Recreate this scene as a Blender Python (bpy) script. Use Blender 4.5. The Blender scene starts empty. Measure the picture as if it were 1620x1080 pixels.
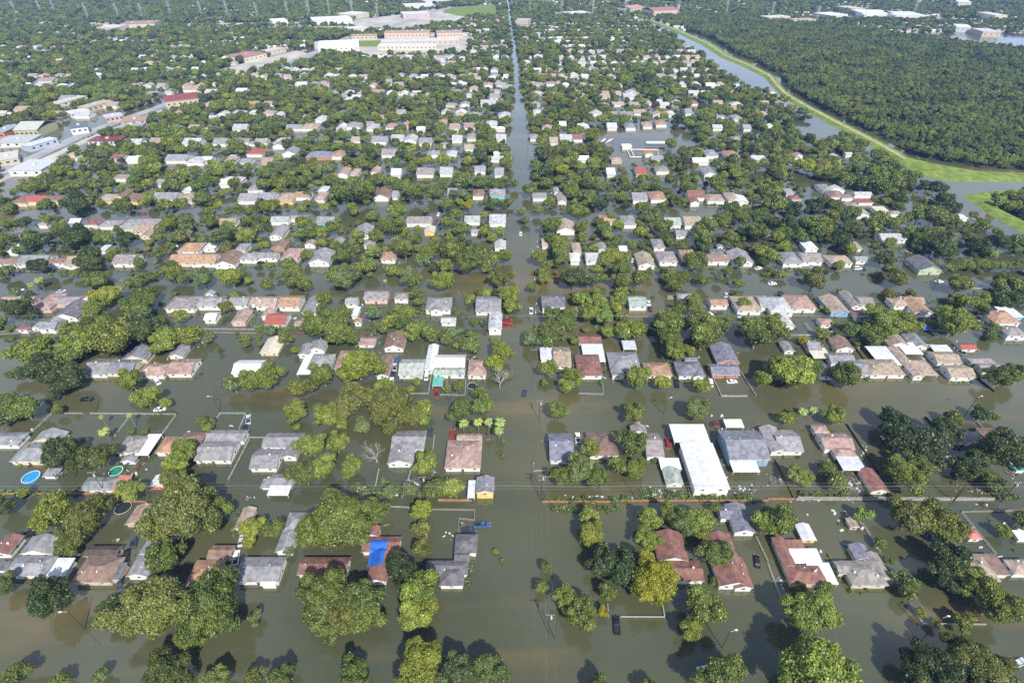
import bpy, math, random
import numpy as np
from mathutils import Vector, Matrix
random.seed(7); np.random.seed(7)
C = bpy.data.collections.new('flooded_suburb'); bpy.context.scene.collection.children.link(C)
SC = bpy.context.scene
# ---------------------------------------------------------------- camera
HCAM, FPX, HORIZON = 160.0, 860.0, -110.0
PITCH = math.atan((540 - HORIZON) / FPX)
cd = bpy.data.cameras.new('camera'); cam = bpy.data.objects.new('camera', cd); C.objects.link(cam)
cam.location = (0, 0, HCAM); cam.rotation_euler = (math.pi / 2 - PITCH, 0, 0)
cd.sensor_width = 36; cd.lens = 36 * FPX / 1620; cd.clip_start = 1; cd.clip_end = 30000
SC.camera = cam
# ---------------------------------------------------------------- sky, sun, exposure
SUN_EL, SUN_ROT = math.radians(46), math.radians(159)
w = bpy.data.worlds.new('World'); SC.world = w; w.use_nodes = True
nt = w.node_tree; nt.nodes.clear()
sky = nt.nodes.new('ShaderNodeTexSky'); sky.sky_type = 'NISHITA'; sky.sun_disc = False
sky.sun_elevation = SUN_EL; sky.sun_rotation = SUN_ROT; sky.air_density = 1.0; sky.dust_density = .8; sky.altitude = 100
bg = nt.nodes.new('ShaderNodeBackground'); bg.inputs['Strength'].default_value = 0.09
wo = nt.nodes.new('ShaderNodeOutputWorld')
# broken fair-weather cloud, high over the sky
tcw = nt.nodes.new('ShaderNodeTexCoord'); sep = nt.nodes.new('ShaderNodeSeparateXYZ'); nt.links.new(tcw.outputs['Generated'], sep.inputs[0])
addz = nt.nodes.new('ShaderNodeMath'); addz.operation = 'ADD'; addz.inputs[1].default_value = .12; nt.links.new(sep.outputs[2], addz.inputs[0])
dx = nt.nodes.new('ShaderNodeMath'); dx.operation = 'DIVIDE'; nt.links.new(sep.outputs[0], dx.inputs[0]); nt.links.new(addz.outputs[0], dx.inputs[1])
dy = nt.nodes.new('ShaderNodeMath'); dy.operation = 'DIVIDE'; nt.links.new(sep.outputs[1], dy.inputs[0]); nt.links.new(addz.outputs[0], dy.inputs[1])
cxy = nt.nodes.new('ShaderNodeCombineXYZ'); nt.links.new(dx.outputs[0], cxy.inputs[0]); nt.links.new(dy.outputs[0], cxy.inputs[1])
cn = nt.nodes.new('ShaderNodeTexNoise'); cn.inputs['Scale'].default_value = 1.7; cn.inputs['Detail'].default_value = 6; cn.inputs['Roughness'].default_value = .6; nt.links.new(cxy.outputs[0], cn.inputs['Vector'])
cr = nt.nodes.new('ShaderNodeValToRGB'); cr.color_ramp.elements[0].position = .46; cr.color_ramp.elements[1].position = .66; nt.links.new(cn.outputs[0], cr.inputs[0])
cmx = nt.nodes.new('ShaderNodeMix'); cmx.data_type = 'RGBA'; nt.links.new(cr.outputs[0], cmx.inputs['Factor']); nt.links.new(sky.outputs[0], cmx.inputs[6]); cmx.inputs[7].default_value = (8.0, 8.9, 10.4, 1)
hz = nt.nodes.new('ShaderNodeMath'); hz.operation = 'SUBTRACT'; hz.inputs[0].default_value = 1.0; hz.use_clamp = True; nt.links.new(sep.outputs[2], hz.inputs[1])
hp_ = nt.nodes.new('ShaderNodeMath'); hp_.operation = 'POWER'; hp_.inputs[1].default_value = 1.6; nt.links.new(hz.outputs[0], hp_.inputs[0])
hmx = nt.nodes.new('ShaderNodeMix'); hmx.data_type = 'RGBA'; nt.links.new(hp_.outputs[0], hmx.inputs['Factor']); nt.links.new(cmx.outputs[2], hmx.inputs[6]); hmx.inputs[7].default_value = (8.2, 10.2, 13.8, 1)
nt.links.new(hmx.outputs[2], bg.inputs[0]); nt.links.new(bg.outputs[0], wo.inputs[0])
sd = bpy.data.lights.new('sun', 'SUN'); sd.energy = 5.0; sd.angle = math.radians(0.5); sd.color = (1, .955, .88)
sun = bpy.data.objects.new('sun', sd); C.objects.link(sun)
tosun = Vector((math.sin(SUN_ROT) * math.cos(SUN_EL), math.cos(SUN_ROT) * math.cos(SUN_EL), math.sin(SUN_EL)))
sun.rotation_euler = tosun.to_track_quat('Z', 'Y').to_euler(); sun.location = (60, -160, 200)
SC.view_settings.view_transform = 'Standard'; SC.view_settings.look = 'None'; SC.view_settings.gamma = 1
SC.view_settings.exposure = 0.42
SC.render.engine = 'CYCLES'
try:
    SC.cycles.max_bounces = 5; SC.cycles.diffuse_bounces = 2; SC.cycles.glossy_bounces = 2
    SC.cycles.transmission_bounces = 2; SC.cycles.volume_bounces = 0; SC.cycles.use_denoising = False
except Exception: pass
CP, SP = math.cos(PITCH), math.sin(PITCH)
def G(px, py, z=0.0):
    'ground-plane survey: photo pixel (1620 wide) -> world point at height z'
    a, b = (px - 810) / FPX, (540 - py) / FPX
    d = Vector((a, CP + b * SP, -SP + b * CP))
    t = (z - HCAM) / d.z
    return Vector((0, 0, HCAM)) + d * t
def scale_at(p): return FPX / ((p.y) * CP + (HCAM - p.z) * SP)      # photo px per metre
# ---- where things stand, read off as survey picks: (crop key) -> lines; unprojected to the ground plane by G()
CROPS = {'A': (0, 780, 3.6), 'B': (405, 780, 3.6), 'C': (810, 780, 3.6), 'D': (1215, 780, 3.6),
         'E': (0, 500, 3.6), 'F': (405, 500, 3.6), 'J': (810, 500, 3.6), 'K': (1215, 500, 3.6),
         'M': (0, 280, 4.0), 'N': (405, 280, 4.0), 'O': (810, 280, 4.0), 'P': (1215, 280, 4.0),
         'Q': (0, 120, 3.0), 'R': (400, 120, 3.857), 'S': (800, 150, 3.857),
         'T': (0, 0, 3.857), 'U': (405, 0, 3.857), 'V': (810, 0, 3.857), 'W': (1215, 0, 3.857)}
HOUSES = {
'A': """grey w 5,250,470,345,h 105,300,350,240,y 262,365,465,368,f:metal | grey hip-roofed house with flat carport roof, beside the sunken red car
brown t 400,625,508,350,h 470,660,360,288,x:darkbrown 625,668,490,395,f:darkgrey | brown hipped house with dark rear roof, first right of the red car's tree
grey w 715,850,475,350,y 788,895,352,260,y | narrow grey gabled house between the two brown roofs, half under a tree
orange p 1050,1220,522,368,h 1175,1310,372,285,x:brown | orange-brown roofed house with pink gable, behind the pair of big olive trees
redbrown w -60,50,350,228,y | red-brown roof cut by the left edge of the photo in the nearest row
*darkgrey w -40,20,440,385,f | dark flat shed roof at the left edge beside the grey hip-roofed house
*pink t 708,830,180,58,y | pinkish-brown garage with torn holes in its roof, beside the round trampoline
*tan w 1330,1410,205,70,y | tan gabled garage left of the bright green tree behind orange-brown roofed house""",
'B': """grey w -120,126,505,352,x 105,205,335,210,y 152,292,215,98,h 20,110,525,500,f:white | grey house with white porch rail and a long rear wing reaching back right
redbrown w 232,515,465,352,x 285,440,520,440,x | long low red-brown roofed house behind the biggest dark green oak
redbrown w 598,815,335,235,x 628,742,505,320,y 618,700,245,175,y | red-brown roofed house with a bright blue tarp over its middle
darkgrey w 1042,1182,527,400,h 960,1205,465,372,h 1128,1258,342,222,h 1128,1215,385,335,x | charcoal roofed L-shaped corner house with pale ridges, beside the open water crossing""",
'C': """redbrown w 900,1098,500,372,x 832,1010,388,212,y | long red-brown roofed house behind the bright yellow-green tree
redbrown w 1180,1376,530,355,y 1130,1290,372,220,y 1272,1378,542,505,y | red-brown roofed house with white front gable and small porch, left of black sedan
purple w 1190,1275,145,65,x 1268,1390,225,52,y | slate-grey roofed garage and shed pair with a white gable, by the orange alley wall""",
'D': """redbrown t 130,345,518,395,h 90,165,420,240,y 118,212,312,275,f:redbrown 268,404,516,396,f@2.3:white 150,315,398,316,f@2.3:white | red-brown L-shaped house wrapped round white sheet-metal patio roofs
*white y 196,280,270,165,y | white roofed shed with a yellow end wall, behind white sheet-metal patio roofs
*tan t 470,525,195,130,y | small tan gabled shed alone in open water near debris
greybrown c 480,690,525,372,h 405,560,460,375,x 502,600,380,280,y:purple 608,712,492,330,y | grey-brown hipped house with slate rear wing and two white porch posts
*redwhite w 1152,1225,262,195,h | small white playhouse with patchy orange and white roof in fenced yard
tan w 1160,1330,502,340,h 1250,1385,465,345,f:brown | tan roofed house with flat brown side roof, right of the dark tree belt
tan w 1405,1560,462,365,h | tan hipped house at the right edge of the photo, nearest row
*white w 1432,1500,265,210,f | white flat shed at the right edge above the tan hipped house""",
'E': """grey w -80,95,735,650,h | pale grey roof cut by the left edge, in the row behind the blue pool
grey c 50,258,828,705,h 180,338,718,645,y | grey hipped house with cream front wall, just behind the blue pool
*grey w 235,315,912,865,f | small grey dock-like shed between the blue pool and a tree
greybrown w 655,790,778,670,h 762,842,790,672,f@2.4:white | grey-brown hipped house with slanting white carport strip
*grey w 682,765,830,785,y | little grey gabled shed in front of the slanting white carport
orange w 880,1000,778,675,h 1000,1130,745,650,h:brown | orange roofed house with a darker brown right half, beside bushy column tree
grey w 1102,1310,822,700,x 1165,1385,712,638,x | wide pale grey house with two stepped roofs, beside parked silver pickup
*grey w 445,630,992,905,h | low grey hipped outbuilding on the alley, beside the green pool
*redwhite w 618,695,992,905,f | red and white striped flat roof shed on the alley, right of green pool
*white r 842,935,975,895,y | white gabled shed with a red end wall, beside the olive column tree
grey w 465,600,332,232,x | grey roof partly under trees at the left, beside slate roofed house
purple c 598,745,325,235,x 688,835,250,175,y | slate-grey house with two cream front gables, back to back with dark trees
pink w 775,930,338,260,h | pinkish-brown hipped house between slate roof and white gabled house
pink w 945,1085,330,232,x | white two-window gabled house with tan-pink roof, standing in wide water
*grey w 955,1040,230,160,y | small grey-brown gabled shed behind the white two-window gabled house
*redbrown o 88,150,75,45,y | tiny red-brown shed on the back lot line at far left
grey w 215,310,80,10,y 172,225,70,30,y | small grey roof beside heaps of white junk on back lot line
white w 1316,1475,328,240,x | white roofed house alone in the water behind two rounded pale trees""",
'F': """grey w -42,115,868,745,x 30,250,748,655,x 145,228,805,700,y | large grey house with side porch and front gable, right of pale fence posts
*grey w 65,205,965,888,x 60,182,1018,962,f@2.2:white | grey roofed shed with a bright white lean-to, in front of the large grey house
*grey w 22,72,975,925,f | small grey flat shed left of the white lean-to shed
grey w 745,892,842,720,y 765,955,762,642,x | grey roofed house with three-window white gable, right of the bare white tree
pink w 1072,1280,866,695,h 1142,1288,702,668,x | square tan-pink hip roofed house, behind it a parked red car
slate y 1250,1356,1008,905,y@3.4 1203,1246,1032,935,f@2.2:metal | tall narrow house with yellow front wall and pale side shed, at street corner
*cream c 18,125,212,118,y | cream gabled garage at left standing alone behind the brown streak of water
grey w 235,300,222,150,y 295,388,195,135,y | pair of small grey gables touching each other behind the white-strip house
grey w 285,420,305,205,h 230,325,330,215,f@2.2:white | grey hipped house with a bright white slanting side roof
pink w 440,600,300,185,h | pink roofed house mostly hidden by the big yellow-green tree
*pink w 580,675,165,108,x | pink roofed shed with white wall on the back alley
brown w 725,840,185,90,y | brown gabled garage with white front facing the alley cars
brown w 680,755,340,215,y | brown gabled house left of the driveway packed with four cars
sage w 808,950,338,235,x 955,1018,310,155,y:white 875,950,345,310,f@2.0:sage | grey-green roofed house with long white side roof, right of the packed driveway
sage w 1008,1190,335,285,x 1012,1190,290,210,x:white 1002,1062,395,345,f@2.2:teal | big white and grey-green roofed house with a teal front awning
pink w 1203,1312,340,238,h | scorched pink-brown roofed house beside the round black trampoline""",
'J': """tan w 238,340,285,165,x 162,245,245,170,y:white | tan roofed house with white side porch on the crossing street corner
redbrown w 375,518,340,208,h | square red-brown hipped house between white patio roof and corner house
*redbrown w 378,512,158,98,x 410,535,258,160,f@2.2:white | red-brown garage joined to a bright white flat patio roof
grey w 560,738,310,195,h 570,645,342,262,y 636,712,188,140,f@2.3:metal | grey-white hipped house with bay window gable, left of the pale green tree
orange w 765,915,340,255,h | orange roofed house partly behind a pale green tree, beside dark pickup
purple w 950,1102,340,248,h 1032,1098,348,285,y 985,1060,255,225,x | slate roofed house with brick front and small front gable, left of white van
purple o 1140,1302,335,262,x 1170,1300,270,155,y | slate roofed brick house with long rear wing, white car floating in front
purple w 215,355,822,655,x | plain slate-purple roofed house with white porch, first right of crossing street
brown w 440,610,795,650,h | dark brown stained roof house between slate-purple roof and tall tree
greybrown w 768,870,800,655,x 680,770,665,612,y | grey-tan roofed house with small gable, left of the long white building
white w 925,1130,715,615,f@4.2 1040,1245,985,712,y@4.2 | very long bright white low-pitched building reaching back to the street
*sage w 878,980,960,855,y 850,968,870,808,f@2.0:white | grey-green gabled shed with white flat roof behind, beside long white building
slate b 1240,1475,818,640,x@4 1262,1415,885,822,f@2.8:white 1220,1325,632,588,f@2.4:white | big slate roofed two-storey house with blue side wall and white front canopy""",
'K': """*grey w 95,155,202,138,y | small grey gabled shed beside the yellow bush
grey w 235,312,195,128,x 262,365,238,180,f@2.2:cream | grey roof with a cream arched carport in front, right of yellow bush
*brown w 392,498,192,113,y | brown gabled garage with white front, behind the grey white house
grey w 362,505,268,200,x 455,585,335,240,x | grey roofed white house with stepped roofs, behind a round dark tree
purple w 295,378,345,262,x | slate roof mostly hidden between two big round trees
tan w 585,790,335,235,h 640,765,278,172,f@2.2:metal | tan hipped house with a long pale metal roof behind
tan w 692,810,170,95,y 785,888,215,150,f@2.2:white | tan gabled garage with white lean-to, below the long olive trees
tan w 832,895,345,165,y 872,972,335,252,f@2.3:tan | very long tan gabled house with flat tan side roof
*grey w 828,920,178,90,y | narrow grey gabled garage beside the blue tents
tan w 1045,1192,350,268,x 968,1110,270,192,x 950,1055,200,165,f@2.1:metal | tan house with three stepped roofs, front-left of the red roofed shed
*red w 1108,1195,190,145,x | small bright red roofed shed near the right edge
greybrown g 1220,1378,312,258,x 1162,1300,268,225,h | grey-brown roofed house with pale green gable wall at right
grey w 65,207,772,636,x 18,122,775,620,y | white-walled grey house with twin roofs, right of the big slate roofed house
pink w 325,500,760,655,x 268,352,662,608,h 388,512,800,735,h 430,562,876,800,f@2.2:metal | pink-tan roofed two-storey house with rear wing and pale metal patio
*redbrown w 590,692,1000,862,y | slanting red-brown roofed shed by the debris at the alley
*grey w 860,945,655,620,f | pale grey flat roof glimpsed above the dark tree clump
greybrown w 1092,1242,718,645,h | grey-brown roof with small gables between dark trees at right
brown c 1320,1480,785,625,h | large brown hipped house at the right edge, second row
*grey w 1005,1090,830,795,f | low grey roof under the dark trees near right alley
*teal w 1420,1475,880,830,f | teal roofed shed at the right edge by debris""",
'M': """redbrown c 60,160,165,108,h 145,275,158,110,x:red
brown c 280,360,150,108,h
tan c 608,705,150,100,h
brown y 755,865,155,92,h 722,775,130,65,y | brown roofed house with a mustard yellow gable at its left end
grey w 960,1112,142,90,x
tan w 1112,1212,152,97,h
grey w 1500,1620,152,80,x
white w 1385,1500,48,5,x
grey w 980,1060,48,8,x
grey w 1145,1205,92,62,y
orange w 232,292,302,265,h
white b 430,500,292,252,x
redbrown w 512,612,302,255,h
grey w 618,740,312,265,h
grey c 735,852,326,250,h
greybrown c 852,990,302,255,h
tan c 838,960,348,290,x 880,942,378,330,y
tan w 1380,1490,292,252,x
white w 40,140,472,420,f
brown w -20,92,552,505,x
grey w 98,282,552,480,x
brown w 288,402,545,500,h
tan w 398,480,560,485,x
greybrown w 703,838,546,476,x
*white w 618,662,466,430,f
orange c 1062,1202,542,476,x
orange w 1118,1252,472,405,h
orange w 1198,1358,546,476,x
*white w 1280,1355,456,405,y
brown w 1350,1482,556,455,y
grey w 1480,1552,466,410,h
grey w 1508,1622,522,470,h
tan p -10,200,795,742,x
pink p 200,312,832,715,h 322,490,800,742,x:greybrown | pink and tan long-roofed house cluster with a small blue tarp between its roofs
darkgrey w 330,482,892,785,y
grey w 240,342,962,895,x
*redbrown w 98,165,967,935,h
*white w 490,545,805,745,f
*brown w 640,712,906,878,f
greybrown w 1035,1225,832,742,h
grey w 1242,1392,816,745,x 1290,1350,745,712,y
grey w 1436,1562,812,746,x
*white w 1285,1362,905,845,x
*tan p 1458,1550,922,832,y
pink w 1580,1650,802,745,x""",
'N': """grey w 0,112,142,90,x
tan y 120,232,152,90,h
orange w 240,338,128,85,x
redbrown w 368,432,142,92,h
brown w 388,450,92,50,h
brown w 735,838,132,65,y
white g 858,896,127,80,x
grey w 1210,1272,112,65,x
brown w 1368,1442,122,70,h
grey T 1480,1578,118,70,x 1482,1545,122,72,y | grey roofed house with a bright teal front gable beside the crossing street
sage w 88,202,282,240,x
grey w 80,165,378,300,y
grey w 215,330,262,235,x
grey T 378,490,288,240,x
grey w 612,722,372,225,y
greybrown w 948,1108,292,240,x
*cream y 1062,1130,352,305,y
sage w 1318,1418,282,235,x
lightgrey w 1475,1582,292,210,x
*brown o 95,180,452,395,y
grey w -10,128,512,466,x
pink w 152,262,522,440,h
*tan w 302,372,432,395,y
*greybrown p 473,542,432,380,y
grey w 328,462,542,450,y
grey w 678,748,432,390,h
*lightgrey w 1508,1582,452,395,y
orange w 785,880,522,460,h
*grey w 1358,1420,352,320,x
tan w -10,122,818,746,x
orange w 138,272,822,740,x
grey w 284,378,862,750,y
grey w 560,638,802,750,x
greybrown p 680,830,775,708,x@3
greybrown w 870,962,772,720,h
grey w 1068,1232,840,750,h 1098,1180,850,790,y | grey roofed white house with front gable, left of the round olive bush
grey w 1388,1552,852,740,x@2.6 | broad grey roofed white house on the crossing street corner, beside bright trees
lightgrey w 1470,1556,965,852,y@3.6 | tall narrow white two-storey house beside the red pickups
*lightgrey w 1168,1266,920,876,x
*red w 48,182,935,850,x
*tan w 28,102,885,822,y
*pink w 238,332,938,895,x
*orange w 618,666,922,885,y
*white w 600,642,878,820,f""",
'O': """brown o 288,348,155,60,y
grey w 130,222,132,100,f
grey w 765,862,147,85,x
orange w 880,982,142,80,h
redbrown w 1118,1228,132,65,x@3 1130,1192,165,125,y
tan w 1238,1350,150,102,h
tan w 1370,1450,150,90,h
white w 1408,1502,160,110,y
orange w 558,662,282,230,h
grey w 700,792,302,232,h
sage w 970,1075,302,246,x
tan w 1095,1208,305,235,x
*grey w 1040,1132,372,325,x
tan w 280,400,342,248,y
brown w 188,245,432,380,x
orange w 385,442,477,405,h
orange w 368,432,532,470,h
lightgrey w 468,602,532,466,x
*grey w 545,602,462,410,y
*white w 678,732,467,425,x
tan w 800,908,562,442,y
grey w 898,972,447,382,h
greybrown w 932,1052,538,460,h
orange w 1078,1172,512,450,h
brown w 1242,1382,533,476,x
*darkgrey w 1258,1342,482,445,x
grey w 1400,1532,542,460,y
*orange w 1238,1290,272,246,h
*grey w 1300,1342,445,420,y
darkgrey w 188,338,822,735,x 190,250,832,790,y | streaked dark grey roofed house by the crossing street with cream gable
sage w 742,858,818,742,x
grey w 1055,1182,772,726,h
orange w 1258,1372,812,758,x
tan w 1428,1585,845,742,h
*white w 265,300,95,60,y
grey w 1575,1650,825,740,x""",
'P': """white w 118,172,102,72,f
redbrown w 150,215,142,105,h
grey w 350,422,92,38,h
lightgrey w 382,492,87,60,y
brown w 400,500,127,80,h
brown w 470,546,132,100,h
lightgrey w 552,662,112,86,x
tan w 522,602,202,152,h
*red w 578,672,162,140,f
lightgrey w 568,652,242,165,y
grey w 778,852,232,206,h
cream w 690,772,217,185,f
lightgrey w 720,882,397,346,x
grey w -20,52,372,330,x
white w 240,322,457,400,y
grey w 98,228,547,465,h
greybrown w 222,352,537,466,x
tan w 398,542,547,485,h
*grey w 560,642,532,490,x
*white w 568,602,452,410,f
darkgrey g 960,1108,592,505,y | dark roofed house with pale green gable, alone where the two channels meet
*white w 1215,1272,262,236,f
lightgrey w 18,168,857,742,h
pink w 148,312,832,735,h
tan b 400,522,857,720,y | long tan roofed house with pale blue gable wall, fourth row at right
greybrown w 530,602,822,710,y 585,680,812,742,x
tan w 800,905,815,748,h 870,1000,795,745,x:orange 930,1048,862,758,y:orange | tan and orange roofed house with a cream gable and mauve left wing
*lightgrey w 100,175,948,865,y
*pink w 338,428,935,882,h
*brown w 560,642,895,832,h
orange w 1438,1605,925,832,h
*white b 1512,1625,885,820,f
greybrown w 1520,1650,1005,930,h""",
'Q': """grey w 780,882,402,362,x
lightgrey w 880,962,412,362,h
white w 955,1002,402,378,x
red w 1165,1242,372,340,h
lightgrey w 862,946,322,292,x
grey w 1005,1068,322,292,x
lightgrey w 1100,1170,252,228,x
tan w 1290,1352,335,285,y
lightgrey w 1035,1136,512,462,h
grey w 1170,1246,542,505,h
grey w 740,812,512,485,x
tan w 530,622,487,468,f
lightgrey w 968,1022,82,60,x
white w 1115,1167,77,55,x
tan w 865,937,67,42,x
tan w 455,552,143,118,x
white w 738,782,52,35,x
pink w 175,250,25,5,x
pink w 60,130,165,140,x
grey w 275,340,112,88,x
lightgrey w 345,420,190,170,x
white w 20,70,195,175,x""",
'R': """grey w 505,562,322,275,y
grey w 566,652,312,265,h
lightgrey w 690,762,322,285,h
pink w 806,872,317,270,h
lightgrey w 905,952,307,275,y
red w 1128,1182,292,262,h
pink w 1198,1262,322,290,x
pink w 1285,1358,317,280,x
lightgrey w 1420,1492,302,262,h
grey w 200,288,322,295,x
tan w 285,395,322,280,h
lightgrey w 376,448,270,236,h
lightgrey w 120,208,412,365,h
grey w 175,262,477,415,y
purple o 320,478,495,425,h
orange w 475,556,492,440,h
grey w 722,812,402,365,x
lightgrey w 840,918,392,345,x
lightgrey w 922,997,397,350,y
grey w 1010,1088,412,355,x
lightgrey w 1213,1277,392,360,x
red o 1303,1362,382,345,h
lightgrey w 1484,1547,387,355,x
greybrown w 780,872,482,435,x
grey w 1060,1138,482,450,h
lightgrey w 1175,1242,492,450,h
greybrown w 995,1102,602,545,x
lightgrey w 1138,1218,597,550,x
brown w 1473,1532,602,545,x
pink w 508,578,605,550,y
redbrown w 592,642,602,560,h
lightgrey w 715,768,592,550,y
grey w 840,902,605,560,x
grey w 1350,1422,582,545,x
lightgrey w 1520,1582,77,45,x
white w 1445,1507,132,95,x
lightgrey w 1388,1482,172,135,x
lightgrey w 1498,1572,247,210,h
white w 598,652,142,112,x
white w 538,602,167,130,f
orange w 1320,1372,82,45,h
orange w 810,852,42,12,x
grey w 1290,1350,445,415,x""",
'S': """orange w 620,682,202,165,x
grey w 733,797,202,170,h
orange w 838,897,192,155,h
orange w 918,987,182,150,h
pink w 148,202,267,235,h
lightgrey w 330,407,272,240,x
redbrown w 408,472,272,240,x
lightgrey w 268,322,292,245,x
tan w 328,372,192,150,x
tan w 168,217,112,85,h
redbrown w 618,672,487,435,x
red w 798,862,482,435,x
greybrown w 920,1002,467,430,h
grey w 1223,1302,372,330,h
orange w 1345,1432,377,335,h
grey w 1213,1287,487,430,y
white w 1390,1447,147,120,h
lightgrey w 1098,1142,112,85,x
tan w 1453,1502,207,180,x
tan w 1345,1412,92,70,x
grey w 590,640,15,-5,x
lightgrey w 720,790,15,-8,x""",
}
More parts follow.
